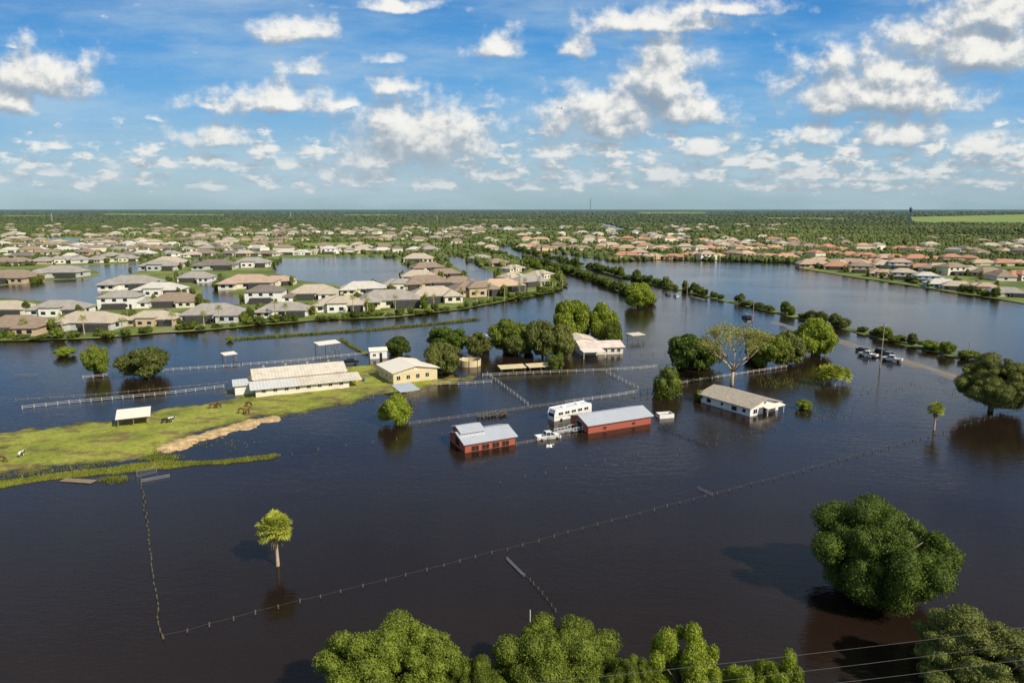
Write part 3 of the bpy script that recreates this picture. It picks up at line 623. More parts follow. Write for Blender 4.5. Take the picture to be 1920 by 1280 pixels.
def bare_tree():
    rs=random.Random(9); g=G(1372,722); h=zat(616,g.y); t=thing('bare_tree','pale half-bare tree with wide spreading limbs in water above the white house','tree',(g.x,g.y,0)); m=MB(); tips=[]
    def br(p,d,l,r,dep):
        q=p+d*l*.5+Vector((rs.uniform(-.1,.1),rs.uniform(-.1,.1),.06))*l; e=p+d*l+Vector((0,0,.05*l)); m.tube([p,q,e],[r,r*.75,r*.55],6)
        if dep<=2: tips.append(e)
        if dep==0: return
        for k in range(3):
            nd=(d+Vector((rs.uniform(-.75,.75),rs.uniform(-.75,.75),rs.uniform(-.1,.45)))).normalized(); br(e,nd,l*rs.uniform(.58,.75),r*.55,dep-1)
    f=Vector((.1,0,h*.24)); m.tube([(0,0,-1),(0,0,h*.1),f],[.62,.5,.46],8)
    for k in range(6):
        a=k*math.pi/3+rs.uniform(-.3,.3); sp_=rs.uniform(.75,1.15); d=Vector((math.cos(a)*sp_,math.sin(a)*sp_,1)).normalized(); br(f,d,h*.34,.3,3)
    br(f,Vector((.05,.05,1)),h*.33,.32,3)
    part('trunk',m,M['palebark'],t,True)
    T=np.array([x[:] for x in tips]); r=np.random.RandomState(3); T=T[r.uniform(0,1,len(T))<.8]; P=np.repeat(T,26,0)+r.normal(size=(len(T)*26,3))*np.array([.75,.75,.5])
    V,F=leaves(P,r.normal(size=P.shape)*.5+np.array([0,0,1.]),.24,r); ob('crown',npmesh('crown',V,F,M['sparse']),t)
bare_tree()
# ------------------------------------------------------------------ ranch buildings
def frame(pl,pr):
    A=G(*pl);B=G(*pr); d=B-A; return A,math.atan2(d.y,d.x),d.length
def win(parent,x,y,z,w,h,face='f',glass='glass',frm='white',name='window'):
    m=MB(); f=MB(); b=.07
    if face=='f':
        m.box(x,y-.04,z,x+w,y+.01,z+h)
        f.box(x-b,y-.07,z-b,x+w+b,y,z); f.box(x-b,y-.07,z+h,x+w+b,y,z+h+b); f.box(x-b,y-.07,z,x,y,z+h); f.box(x+w,y-.07,z,x+w+b,y,z+h)
        if w>.7: f.box(x+w/2-.03,y-.075,z,x+w/2+.03,y-.045,z+h)
    else:
        s=-1 if face=='l' else 1
        a,c=sorted((y,y+w)); xs=sorted((x+s*.04,x-s*.01)); m.box(xs[0],a,z,xs[1],c,z+h); xo=sorted((x,x+s*.07))
        f.box(xo[0],a-b,z-b,xo[1],c+b,z); f.box(xo[0],a-b,z+h,xo[1],c+b,z+h+b); f.box(xo[0],a-b,z,xo[1],a,z+h); f.box(xo[0],c,z,xo[1],c+b,z+h)
    o=part(name,m,M[glass],parent); part('frame',f,M[frm],o); return o
def gwall(x0,y0,x1,y1,h,r,ax='x',z0=-1):
    m=MB()
    if ax=='x': m.prism([(y0,z0),(y1,z0),(y1,h),((y0+y1)/2,h+r),(y0,h)],x0,x1,'x')
    else: m.prism([(x0,z0),(x1,z0),(x1,h),((x0+x1)/2,h+r),(x0,h)],y0,y1,'y')
    return m
A,a,Ln=frame((480,746),(655,728)); t=thing('barn','long cream barn with stepped metal roofs on the grass beside the tan building','barn',(A.x,A.y,.1),a)
part('wall',gwall(0,5,Ln,16,3.9,1.6),M['cream'],t)
lw=MB(); lw.prism([(0,-1),(4.99,-1),(4.99,3.15),(0,2.45)],0,Ln,'x'); part('lean_to_wall',lw,M['cream'],t)
part('roof',MB().gable(0,5,Ln,16,3.95,1.6,.5),M['palemetal'],t)
lr=MB(); lr.prism([(-1.0,2.32),(4.95,3.22),(4.95,3.38),(-1.0,2.48)],-1.4,Ln*.45,'x'); part('lean_to_roof',lr,M['palemetal2'],t)
lr=MB(); lr.prism([(-1.0,2.34),(4.95,3.24),(4.95,3.40),(-1.0,2.50)],Ln*.45+.01,Ln+3.5,'x'); part('lean_to_roof',lr,M['palemetal'],t)
an=MB(); an.box(-5,5,-1,-.02,10,2.6); part('annex_wall',an,M['white'],t); ar=MB(); ar.prism([(4.4,2.55),(10.4,3.0),(10.4,3.15),(4.4,2.7)],-5.5,-.52,'x'); part('annex_roof',ar,M['palemetal2'],t)
for i in range(8): win(t,1.6+i*2.95,0,1.2,1.0,.75)
dm=MB(); dm.box(-.06,1.5,0,.01,3.8,2.2); part('door',dm,M['dark'],t)
win(t,-.02,8,1.5,1.2,.9,'l')
for k in range(4):
    v=MB(); v.tube([(3+k*6,10.5,5.5),(3+k*6,10.5,6.2)],[.3,.3],8).tube([(3+k*6,10.5,6.2),(3+k*6,10.5,6.5)],[.5,.1],8); part('roof_vent',v,M['galv'],t)
A,a,Ln=frame((738,722),(820,711)); t=thing('ranch_building','tan building with low white metal roof and rows of windows','building',(A.x,A.y,.1),a); dp=12.5
part('wall',gwall(0,0,Ln,dp,3.5,1.3,'y'),M['tan'],t); part('roof',MB().gable(0,0,Ln,dp,3.55,1.3,.6,ax='y'),M['whitemetal'],t)
for i in range(4): win(t,1+i*3,0,1.2,1.1,1.2)
for i in range(3): win(t,0,1.5+i*3.6,1.4,1.0,.8,'l')
d=MB(); d.box(Ln/2-.5,-.06,3.55,Ln/2+.5,.01,4.1); part('gable_vent',d,M['white'],t)
fb=MB(); fb.box(-.05,-.05,3.3,Ln+.05,-.001,3.42); part('trim',fb,M['white'],t)
A,a,Ln=frame((694,673),(726,671)); t=thing('shed','small plain white shed behind the tan building','shed',(A.x,A.y,0),a)
part('wall',gwall(0,0,Ln,5,2.6,.7,'x'),M['white'],t); part('roof',MB().gable(0,0,Ln,5,2.62,.7,.25),M['whitemetal'],t); win(t,1,0,.9,1,.8); dd=MB(); dd.box(3.2,-.06,0,4.1,.01,2); part('door',dd,M['dark'],t)
A,a,Ln=frame((872,849),(966,833)); t=thing('barn','small red barn with raised centre bay and silver roof in the water','barn',(A.x,A.y,0),a); dp=8.6
part('wall',gwall(0,0,Ln,dp,1.9,1.2),M['red'],t); part('roof',MB().gable(0,0,Ln,dp,1.95,1.2,.45),M['silver'],t)
part('raised_bay',gwall(.6,3.2,5.6,8.2,3.3,.7,'x',1),M['red'],t); part('raised_bay_roof',MB().gable(.6,3.2,5.6,8.2,3.33,.7,.4),M['silver'],t)
for i,x in enumerate((1.5,3.9,6.3,8.6)): win(t,x,0,.15,1.6,1.1,'f','dark','red','stall_shade_panel')  # flat dark panels on the wall paint the shade inside open stalls
win(t,0,3,.5,2.2,1.6,'l','dark','red','stall_shade_panel')
A,a,Ln=frame((1103,813),(1220,794)); t=thing('barn','long low red barn with silver metal roof beside the white bus','barn',(A.x,A.y,0),a); dp=8
part('wall',gwall(0,0,Ln,dp,2.0,1.2),M['red'],t); part('roof',MB().gable(0,0,Ln,dp,2.05,1.2,.5),M['silver'],t)
win(t,0,2.6,0,2.6,1.9,'l','dark','white','barn_door'); tr=MB(); tr.box(0,-.05,1.72,Ln,-.002,1.84); part('trim',tr,M['white'],t)
for i in range(2): win(t,4+i*8,0,.5,.8,.6,'f','dark','red')
A,a,Ln=frame((1406,781),(1463,769)); t=thing('house','white single-storey house with weathered grey shingle roof standing in flood water','house',(A.x,A.y,0),a+.06); dp=15.6
part('wall',gwall(0,0,Ln,dp,2.2,1.5,'y'),M['white'],t); part('roof',MB().gable(0,0,Ln,dp,2.25,1.5,.7,ax='y'),M['shingle'],t)
pr=MB(); pr.prism([(-2.4,1.85),(-.72,2.15),(-.72,2.28),(-2.4,1.98)],3.5,Ln-.5,'x'); part('porch_roof',pr,M['whitemetal'],t)
for x in (3.8,Ln-.9): pp=MB(); pp.box(x,-2.2,-1,x+.12,-2.08,1.85); part('porch_post',pp,M['white'],t)
for y,w_,z_ in ((1.3,1.0,.7),(4.0,1.6,.4),(8.2,.8,.8),(12.2,1.4,.5)): win(t,0,y,z_,w_,1.55-z_,'l')
win(t,1.2,0,.5,1.4,1.1); win(t,7.5,0,.5,1.2,1.1); d=MB(); d.box(5,-.06,-.5,6,.01,1.7); part('door',d,M['dark'],t)
win(t,Ln/2-.4,0,2.5,.8,.6)
A,a,Ln=frame((1090,666),(1168,663)); t=thing('house','cream house with faded pink and white roof behind the central grove','house',(A.x,A.y,0),a)
part('wall',gwall(0,0,Ln,10,2.5,1.3),M['cream'],t); part('roof',MB().gable(0,0,Ln,10,2.55,1.3,.6),M['pinkroof'],t)
part('wing_wall',gwall(-2,10.02,9,22,2.6,1.2,'y'),M['cream'],t); part('wing_roof',MB().gable(-2,10.4,9,22,2.65,1.4,.5,ax='y'),M['pinkroof'],t)
cp=MB(); cp.prism([(-6,2.2),(-.7,2.4),(-.7,2.55),(-6,2.35)],-1,7,'x'); part('carport_roof',cp,M['whitemetal'],t)
for x in (-.8,6.7): p_=MB(); p_.box(x,-5.8,-1,x+.14,-5.66,2.2); part('carport_post',p_,M['white'],t)
for x in (8.2,10.8,13): win(t,x,0,.8,1.2,1.1)
win(t,1.5,0,.8,1.2,1.1)
def canopy(pl,pr,dp,h,roof,label,name='shelter',wall=None,drop=.5,nposts=3,th=.14):
    A,a,Ln=frame(pl,pr); t=thing(name,label,'shelter',(A.x,A.y,0),a)
    r=MB(); r.prism([(-.4,h-drop),(dp+.4,h),(dp+.4,h+th),(-.4,h-drop+th)],-.3,Ln+.3,'x'); part('roof',r,M[roof],t)
    for i in range(nposts):
        x=.1+(Ln-.3)*i/(nposts-1)
        for y in (0,dp-.15):
            p=MB(); p.box(x,y,-1,x+.14,y+.14,h-drop+.05+(drop*y/dp if y else 0)); part('post',p,M['wood'],t)
    if wall: w=MB(); w.box(.3,dp-.3,-.2,Ln-.3,dp-.2,h-.15); part('back_wall',w,M[wall],t)
    return t
canopy((221,804),(281,797),4.6,3.2,'whitemetal','open animal shelter with white roof on the left pasture',wall='wood',drop=.9)
canopy((752,752),(785,747),5.5,3.0,'silver','small grey metal canopy on posts in front of the tan building')
canopy((940,699),(985,696),3.5,1.5,'tan','low tan shelter in the water, left of the pair by the central fence',drop=.3)
canopy((993,696),(1036,693),3.5,1.5,'tan','low tan shelter in the water, right of the pair by the central fence',drop=.3)
canopy((599,662),(637,657),4,3.2,'whitemetal','white roofed canopy in water behind the long barn',drop=.4)
canopy((422,679),(444,676),3,2.6,'whitemetal','tiny white canopy in water left of the long barn roof',drop=.3,nposts=2)
canopy((1186,641),(1208,639),4,2.6,'palemetal','small dark-posted canopy standing in water right of the pink-roofed house',drop=.2,nposts=2)
g=G(880,688); t=thing('round_pen','round tan-walled pen with dark net rim beside the grove','pen',(g.x,g.y+3,0)); m=MB()
n=28
for k in range(n):
    a0=2*math.pi*k/n;a1=2*math.pi*(k+1)/n
    for (r0,r1,z0,z1) in ((3.6,3.45,-.5,2.0),):
        m.add([(r0*math.cos(a0),r0*math.sin(a0),z0),(r0*math.cos(a1),r0*math.sin(a1),z0),(r0*math.cos(a1),r0*math.sin(a1),z1),(r0*math.cos(a0),r0*math.sin(a0),z1),(r1*math.cos(a0),r1*math.sin(a0),z0),(r1*math.cos(a1),r1*math.sin(a1),z0),(r1*math.cos(a1),r1*math.sin(a1),z1),(r1*math.cos(a0),r1*math.sin(a0),z1)],[(0,1,2,3),(5,4,7,6),(3,2,6,7)])
part('wall',m,M['tan'],t)
for k in range(8):
    p=MB(); a0=k*math.pi/4; p.tube([(3.7*math.cos(a0),3.7*math.sin(a0),-.5),(3.7*math.cos(a0),3.7*math.sin(a0),3.4)],[.07,.07],6); part('post',p,M['dark'],t)
rg=MB(); rg.tube([(3.7*math.cos(k*math.pi/12),3.7*math.sin(k*math.pi/12),3.4) for k in range(25)],[.09]*25,6); part('top_ring',rg,M['dark'],t)
g=G(898,652); t=thing('dome_shelter','white domed roof poking above the trees behind the round pen','shelter',(g.x,g.y,0)); m=MB()
prof=[(4*math.cos(i*math.pi/10),3.2+1.6*math.sin(i*math.pi/10)) for i in range(11)]
m.prism(prof,-3.5,3.5,'y'); part('roof',m,M['whitemetal'],t,True); w=MB(); w.box(-3.8,-3.3,-.5,3.8,3.3,3.2); part('wall',w,M['cream'],t)
# ------------------------------------------------------------------ fences
PM={}
def post_me(w,h,mat):
    k=(w,h,mat)
    if k not in PM: m=MB(); m.box(-w/2,-w/2,-.8,w/2,w/2,h); m.add([(-w/2,-w/2,h),(w/2,-w/2,h),(w/2,w/2,h),(-w/2,w/2,h),(0,0,h+w*.5)],[(0,1,4),(1,2,4),(2,3,4),(3,0,4)]); PM[k]=m.mesh('post',M[mat])
    return PM[k]
def fence(path,label,h=1.0,sp=2.6,rails=(.4,.85),mat='fencewhite',rw=.07,pw=.11,z=0,name='rail_fence',cat='fence',railmat=None,jit=.0,rail='rail',group=None):
    P=[G(*p) for p in path]; o=P[0]; t=thing(name,label,cat,(o.x,o.y,z),0,group); allp=[]
    for a,b in zip(P[:-1],P[1:]):
        n=max(1,round((b-a).length/sp)); allp+=[a.lerp(b,i/n)-o for i in range(n)]
    allp.append(P[-1]-o); tops=[]
    for p in allp:
        q=Vector((p.x+random.uniform(-jit,jit),p.y+random.uniform(-jit,jit),random.uniform(-jit,jit)*.8)); c=ob('post',post_me(pw,h,mat),t,loc=q)
        if jit: c.rotation_euler=(random.uniform(-.08,.08),random.uniform(-.08,.08),0)
        tops.append(q)
    for zr in rails:
        m=MB()
        for a,b in zip(tops[:-1],tops[1:]): m.bar(a+Vector((0,0,zr)),b+Vector((0,0,zr)),rw*.4,rw)
        part(rail,m,M[railmat or mat],t)
    return t
fence([(156,710),(230,703),(325,695),(450,687)],'white rail fence in water from the far left to the long barn')
fence([(455,686),(560,678),(640,669),(694,664)],'white rail fence running behind the long barn to the white shed')
fence([(42,767),(130,757),(250,746),(330,738),(420,727)],'white rail fence across water and grass left of the long barn')
fence([(30,752),(180,742),(300,731),(426,719)],'thin grey rail line behind the left white fence',rails=(.5,),mat='wood',pw=.1,h=.7)
fence([(810,722),(860,722),(922,718)],'short white rail fence right of the tan building')
fence([(914,703),(940,722),(990,760)],'white rail fence running diagonally down through the central paddock')
fence([(905,706),(1000,701),(1128,696)],'white rail fence along the top of the central paddock')
fence([(1130,696),(1200,692),(1262,686),(1300,684)],'white rail fence continuing right of the central paddock corner')
fence([(1130,696),(1160,711),(1196,729)],'white rail fence dividing the right side of the central paddock')
fence([(768,797),(860,785),(980,768),(1060,757)],'grey-white fence line left of the white bus',rails=(.4,.8),mat='wood')
fence([(1060,757),(1160,743),(1240,728),(1300,716)],'white fence line between the bus and the white house')
fence([(1300,716),(1380,704),(1475,689)],'white fence line behind the bare tree',rails=(.4,.8))
fence([(968,836),(1010,828),(1068,818)],'low grey fence joining the two red barns',rails=(.4,.75),mat='wood',h=.9)
fence([(1234,799),(1275,814),(1325,834)],'dark pipe fence in water right of the long red barn',rails=(.3,.7),mat='postwood',h=.8,rw=.09)
fence([(1345,823),(1410,812),(1500,796),(1600,772)],'sparse post line in water right of the white house',rails=(),mat='postwood',pw=.12,h=.6,sp=4,jit=.25,name='post_line')
fence([(690,745),(715,735),(760,731)],'short grey plank fence in front of the long barn',mat='wood',z=.1,h=1.2)
fence([(655,736),(700,747)],'short wooden yard fence at the right corner of the long barn',mat='wood',z=.1,h=1.2)
fence([(1120,668),(1180,664),(1290,662)],'faint post line right of the pink-roofed house',rails=(),mat='postwood',pw=.12,h=.8,sp=4,jit=.2,name='post_line')
fence([(30,706),(68,705)],'short wooden rail alone in water at the far left',mat='wood',rails=(.6,),h=.7)
fence([(305,1197),(480,1151),(640,1110),(800,1070),(950,1032),(1120,985)],'wire fence line crossing the dark foreground water',rails=(.35,),mat='postwood',railmat='wire',rail='wire',rw=.022,pw=.12,h=.5,sp=2.7,jit=.12,name='wire_fence')
fence([(1120,985),(1300,938),(1450,898),(1620,850),(1740,818),(1870,780)],'wire fence line crossing the water toward the right oak',rails=(.35,),mat='postwood',railmat='wire',rail='wire',rw=.025,pw=.12,h=.5,sp=2.9,jit=.12,name='wire_fence')
fence([(262,893),(272,950),(283,1050),(294,1120),(304,1198)],'mossy wire fence running down the left foreground water',rails=(.2,),mat='postwood',railmat='reed',rail='wire',rw=.07,pw=.13,h=.45,sp=1.8,jit=.2,name='wire_fence')
fence([(985,1080),(1010,1105),(1042,1146)],'row of thin posts in the foreground water below the metal gate',rails=(.3,),mat='postwood',railmat='wire',rail='wire',rw=.03,pw=.12,h=.45,sp=1.5,jit=.1,name='wire_fence')
fence([(500,862),(600,845),(700,830),(830,815)],'scattered posts in water between pasture and red barn',rails=(),mat='postwood',pw=.12,h=.5,sp=6,jit=.4,name='post_line')
fence([(940,905),(1060,880),(1200,855),(1340,835),(1450,800)],'sparse post line in water below the red barns',rails=(),mat='postwood',pw=.12,h=.5,sp=4.5,jit=.4,name='post_line')
def gate(p0,p1,label,h=1.1,z=.0,tilt=0):
    A,a,Ln=frame(p0,p1); t=thing('metal_gate',label,'gate',(A.x,A.y,z),a); f=MB()
    f.tube([(0,0,0),(Ln,0,0)],[.04,.04],6).tube([(0,0,h),(Ln,0,h)],[.04,.04],6).tube([(0,0,0),(0,0,h)],[.04,.04],6).tube([(Ln,0,0),(Ln,0,h)],[.04,.04],6); part('frame',f,M['galv'],t)
    for k in (1,2): b=MB(); b.tube([(0,0,h*k/3),(Ln,0,h*k/3)],[.022,.022],6); part('bar',b,M['galv'],t)
gate((950,1048),(982,1080),'silver metal gate in the foreground water',.4)
gate((1308,916),(1336,929),'silver metal gate half sunk in the water at right of centre',.4)
gate((257,893),(294,884),'left silver metal gate at the end of the grass strip',1.1)
gate((265,903),(318,893),'right silver metal gate lying beside the grass strip corner',.45)
A,a,Ln=frame((112,903),(172,907)); t=thing('wooden_pallet','weathered wooden platform floating beside the grass strip at left','platform',(A.x,A.y,.08),a)
for k in range(9): b=MB(); b.box(k*Ln/9,0,.02,k*Ln/9+Ln/9*.8,1.6,.08); part('plank',b,M['wood'],t)
# ------------------------------------------------------------------ vehicles
def car_parts(kind):
    ps=[]; b=MB(); g=MB(); r=MB(); W=.95
    if kind=='suv': low=[(-2.4,.35),(2.4,.35),(2.4,.85),(1.35,1.08),(-2.3,1.1),(-2.4,.8)]; cab=[(-2.2,1.1),(1.1,1.08),(.45,1.65),(-2.0,1.68)]
    elif kind=='pickup': low=[(-2.8,.45),(2.8,.45),(2.8,1.0),(1.7,1.2),(-.85,1.2),(-.85,.75),(-2.65,.75),(-2.65,1.15),(-2.8,1.15)]; cab=[(-.8,1.2),(1.5,1.2),(.8,1.85),(-.6,1.88)]
    b.prism(low,-W,W,'y')
    if kind=='pickup':
        b.box(-2.65,-W,.76,-.86,-W+.12,1.15); b.box(-2.65,W-.12,.76,-.86,W,1.15)
    wb=W-.04; wt=W-.2
    vs=[(x,-(wb if i<2 else wt),z) for i,(x,z) in enumerate(cab)]+[(x,(wb if i<2 else wt),z) for i,(x,z) in enumerate(cab)]
    g.add(vs,[(0,1,2,3),(7,6,5,4),(1,5,6,2),(2,6,7,3),(3,7,4,0),(0,4,5,1)])
    (x2,z2),(x3,z3)=cab[2],cab[3]; r.box(x3+.02,-wt,z3-.02,x2-.02,wt,z3+.05)
    for s in (-1,1):
        for (xa,za),(xb,zb) in (((cab[1]),(cab[2])),((cab[0]),(cab[3]))): r.bar((xa,s*wb,za),(xb,s*(wt+.01),zb),.09,.07)
        xm=(cab[0][0]+cab[1][0])/2; r.bar((xm,s*(wb+.01),1.12),(xm,s*(wt+.02),z3),.08,.09)
    ps+=[('body',b.mesh('body',M['whitepaint'],bev=.05),'p'),('window_glass',g.mesh('window_glass',M['glass']),None),('roof_panel',r.mesh('roof_panel',M['whitepaint']),'p')]
    e=2.4 if kind=='suv' else 2.8
    for sx in (-1,1):
        for s in (-1,1):
            w=MB(); x=sx*(e-.95); w.tube([(x,s*(W-.2),.36),(x,s*(W+.03),.36)],[.37,.37],14); ps.append(('wheel',w.mesh('wheel',M['rubber']),None))
    for s in (-1,1):
        h=MB(); h.box(e-.04,s*.72-.18,.68,e+.03,s*.72+.18,.84); ps.append(('headlight',h.mesh('headlight',M['lamp']),None))
        h=MB(); h.box(-e-.03,s*.8-.12,.75,-e+.04,s*.8+.1,1.0); ps.append(('tail_light',h.mesh('tail_light',M['redlamp']),None))
    return ps
CP={k:car_parts(k) for k in ('suv','pickup')}
rd=(G(1700,679)-G(1600,648)); RA=math.atan2(rd.y,rd.x)
def car(px,py,kind,paint,label,rz,z=-.25,sc=1,group=None,name=None):
    g=G(px,py); t=thing(name or ('pickup_truck' if kind=='pickup' else 'car'),label,'truck' if kind=='pickup' else 'car',(g.x,g.y,z),rz,group,sc=(sc,)*3)
    for n,me,k in CP[kind]: ob(n,me,t,mat=M[paint] if k=='p' else None)
car(1616,659,'suv','blackpaint','black car at the back left of the vehicles on the flooded road',RA+math.pi,z=-.1)
car(1627,668,'pickup','whitepaint','white pickup at the left of the vehicles on the flooded road',RA+math.pi+.6,z=-.1,sc=1.1)
car(1655,664,'suv','blackpaint','black car in the middle of the vehicles on the flooded road',RA+.2,z=.0,sc=1.1)
car(1668,669,'suv','greypaint','dark grey car behind the right-hand white pickup',RA+.2,z=.0)
car(1672,677,'pickup','whitepaint','white pickup nearest the camera at right of the flooded road vehicles',RA+math.pi+.7,z=.0,sc=1.1)
car(1400,597,'suv','blackpaint','lone black car driving along the flooded road',RA+math.pi,sc=1.15)
car(1252,553,'suv','greypaint','left of the two small cars far down the flooded road',RA+math.pi)
car(1268,556,'suv','whitepaint','right of the two small cars far down the flooded road',RA+math.pi)
car(656,682,'pickup','blackpaint','black pickup parked at the right end of the long barn',.4,z=.1)
car(1027,821,'pickup','whitepaint','white pickup half sunk left of the long red barn',.35,z=-.35,sc=1.0)
car(1102,664,'suv','whitepaint','white car under the carport of the pink-roofed house',.3,z=-.1)
A,a,Ln=frame((1040,790),(1118,773)); t=thing('motorhome','white coach-style motorhome parked in water behind the long red barn','motorhome',(A.x,A.y,0),a); Ln=min(Ln,11.5)
b=MB(); b.prism([(0,-.3),(Ln,-.3),(Ln,2.3),(Ln-.3,2.75),(.4,2.75),(0,1.6)],0,2.6,'y'); part('body',b,M['whitepaint'],t,bev=.12)
w=MB(); w.box(-.03,.3,1.0,.1,2.3,1.75); part('windshield',w,M['glass'],t)
for i in range(5): win(t,1.2+i*2,0,1.35,1.3,.65,'f')
s_=MB(); s_.box(.1,-.02,.8,Ln-.1,.005,.98); part('stripe',s_,M['tan'],t)
for x in (3,7.5): c=MB(); c.box(x,.8,2.76,x+1,1.8,3.05); part('air_conditioner',c,M['white'],t,bev=.06)
for x in (2,Ln-3): 
    for y in (-.02,2.4): c=MB(); c.tube([(x,y,.0),(x,y+.22,.0)],[.45,.45],12); part('wheel',c,M['rubber'],t)
def trailer(pl,pr,label,dp=2,h=.8):
    A,a,Ln=frame(pl,pr); t=thing('trailer',label,'trailer',(A.x,A.y,0),a); d=MB(); d.box(0,0,.2,Ln,dp,.35); part('deck',d,M['galv'],t)
    f=MB()
    for y in (0,dp):
        f.bar((0,y,h),(Ln,y,h),.07,.07)
        for k in range(5): f.bar((Ln*k/4,y,.35),(Ln*k/4,y,h),.06,.06)
    part('side_rail',f,M['white'],t); 
    for y in (-.12,dp+.02): w=MB(); w.tube([(Ln/2,y,.1),(Ln/2,y+.12,.1)],[.35,.35],12); part('wheel',w,M['rubber'],t)
trailer((1048,815),(1074,810),'flat grey trailer with white side rails beside the white pickup')
trailer((1075,811),(1098,807),'small grey trailer against the gable of the long red barn',2.4,1.1)
A,a,Ln=frame((1237,785),(1264,783)); t=thing('water_trough','small open white box tank in water right of the long red barn','tank',(A.x,A.y,0),a); m=MB()
m.box(0,0,-.3,Ln,.15,1.0); m.box(0,2.2,-.3,Ln,2.35,1.0); m.box(0,.152,-.3,.15,2.198,1.0); m.box(Ln-.15,.152,-.3,Ln,2.198,1.0); part('tank_wall',m,M['white'],t); m=MB(); m.box(.15,.152,-.2,Ln-.15,2.198,.4); part('inner_floor',m,M['dark'],t)
for i,(px,py,w_,lab) in enumerate([(905,783,3,'rusty farm implement at the fence, left one of the group'),(925,781,3.4,'rusty farm implement at the fence, middle one of the group'),(945,779,3,'rusty farm implement at the fence, right one of the group')]):
    g=G(px,py); t=thing('farm_implement',lab,'implement',(g.x,g.y,0),.3+i*.4); m=MB(); m.bar((-w_/2,0,.5),(w_/2,0,.5),.15,.15).bar((-w_/2,1,.5),(w_/2,1,.5),.15,.15).bar((0,-1.4,.4),(0,1,.6),.14,.14); part('frame',m,M['postwood'],t)
    for x in (-1,0,1): d=MB(); d.tube([(x-.04,.5,.35),(x+.04,.5,.35)],[.45,.45],12); part('disc',d,M['postwood'],t)
for i,(px,py,mt,lab) in enumerate([(660,716,'bluepaint','blue barrel beside the long barn'),(668,718,'yellow','yellow barrel beside the long barn'),(682,716,'bluepaint','second blue barrel nearer the tan building')]):
    g=G(px,py); m=MB(); m.tube([(0,0,0),(0,0,.05),(0,0,.4),(0,0,.8),(0,0,.88)],[.3,.34,.36,.34,.3],14); t=tag(ob('barrel',m.mesh('barrel',M[mt],True),None,(g.x,g.y,.3)),lab,'barrel')
# ------------------------------------------------------------------ utility poles & wires
def pole(px,pyt,pyb,label,arm=True,r=.16,mat='polewood'):
    g=G(px,pyb); h=zat(pyt,g.y); t=thing('utility_pole',label,'pole',(g.x,g.y,0)); m=MB(); m.tube([(0,0,-1),(0,0,h)],[r*1.2,r*.8],10); part('pole',m,M[mat],t)
    if arm:
        c=MB(); c.bar((-1.2,.2,h-.6),(1.2,.2,h-.6),.12,.14); part('crossarm',c,M[mat],t)
        for x in (-1,0,1): i=MB(); i.tube([(x,.2,h-.5),(x,.2,h-.25)],[.06,.04],8); part('insulator',i,M['galv'],t)
    return (g.x,g.y,h)
pl=[pole(1287,524,573,'pale utility pole beside the far stretch of flooded road'),pole(1411,563,602,'utility pole by the lone black car'),pole(1650,606,690,'tall utility pole in front of the group of vehicles'),pole(1815,640,672,'short pole at the right end of the hedgerow',False),pole(1255,520,540,'thin pole by the two small distant cars',False),pole(1110,470,500,'far pole near the start of the flooded road',False)]
def wire(a,b,sag,label,r=.03,mat='cable'):
    a=Vector(a);b=Vector(b); pts=[a.lerp(b,i/16)-Vector((0,0,sag*4*(i/16)*(1-i/16))) for i in range(17)]; m=MB(); m.tube([p-a for p in pts],[r]*17,5); tag(ob('power_line',m.mesh('power_line',M[mat]),None,a),label,'wire')
wire(pl[0],pl[1],1,'overhead wire from the pale pole to the pole by the lone car',.02); wire(pl[1],pl[2],1.5,'overhead wire from the lone car pole to the tall pole',.02)
for i,(p,q) in enumerate([((2050,1158),(960,1284)),((2050,1186),(1100,1302)),((2050,1217),(1250,1312))]):
    wire(G(*p,11),G(*q,11),.3,['uppermost','middle','lowest'][i]+' of three thin power lines crossing the bottom right corner',.010)
g=G(994,1165); m=MB(); m.tube([(0,0,-1),(0,0,1.6)],[.05,.05],8); tag(ob('pipe',m.mesh('pipe',M['white']),None,(g.x,g.y,0)),'thin white pipe standing up just above the centre bottom tree','pipe')
g=G(1705,421); h=zat(388,g.y); t=thing('water_tower','blue-grey water tower on the far right horizon','water tower',(g.x,g.y,0)); m=MB(); m.tube([(0,0,0),(0,0,h*.72)],[1.8,1.3],12); part('column',m,M['bluepaint'],t)
m=MB(); m.tube([(0,0,h*.7),(0,0,h*.78),(0,0,h*.88),(0,0,h*.96),(0,0,h)],[1.3,4,5,3.6,.5],16); part('tank',m,M['greypaint'],t,True)
for i,(px,yt,yb,lab) in enumerate([(1107,372,397,'tall thin radio mast on the horizon right of centre'),(98,400,416,'thin pylon in the far left woods'),(820,403,415,'thin pylon in the far woods near the centre'),(1145,405,418,'thin pylon in the far woods right of centre'),(545,398,408,'thin pylon in the far woods left of centre')]):
    g=G(px,yb); h=zat(yt,g.y); w=g.y*.0006; t=thing('radio_mast' if i==0 else 'pylon',lab,'mast',(g.x,g.y,0)); m=MB()
    for sx,sy in ((-1,-1),(1,-1),(1,1),(-1,1)): m.bar((sx*w,sy*w,0),(sx*w*.3,sy*w*.3,h),w*.5,w*.5)
    for k in range(6): z=h*k/6; q=w*(1-.7*k/6); m.bar((-q,-q,z),(q*.9,-q,z+h/6),w*.3,w*.3)
    part('lattice',m,M['galv'],t); c=MB(); c.bar((-w*3,0,h*.85),(w*3,0,h*.85),w*.5,w*.5); part('crossarm',c,M['galv'],t)
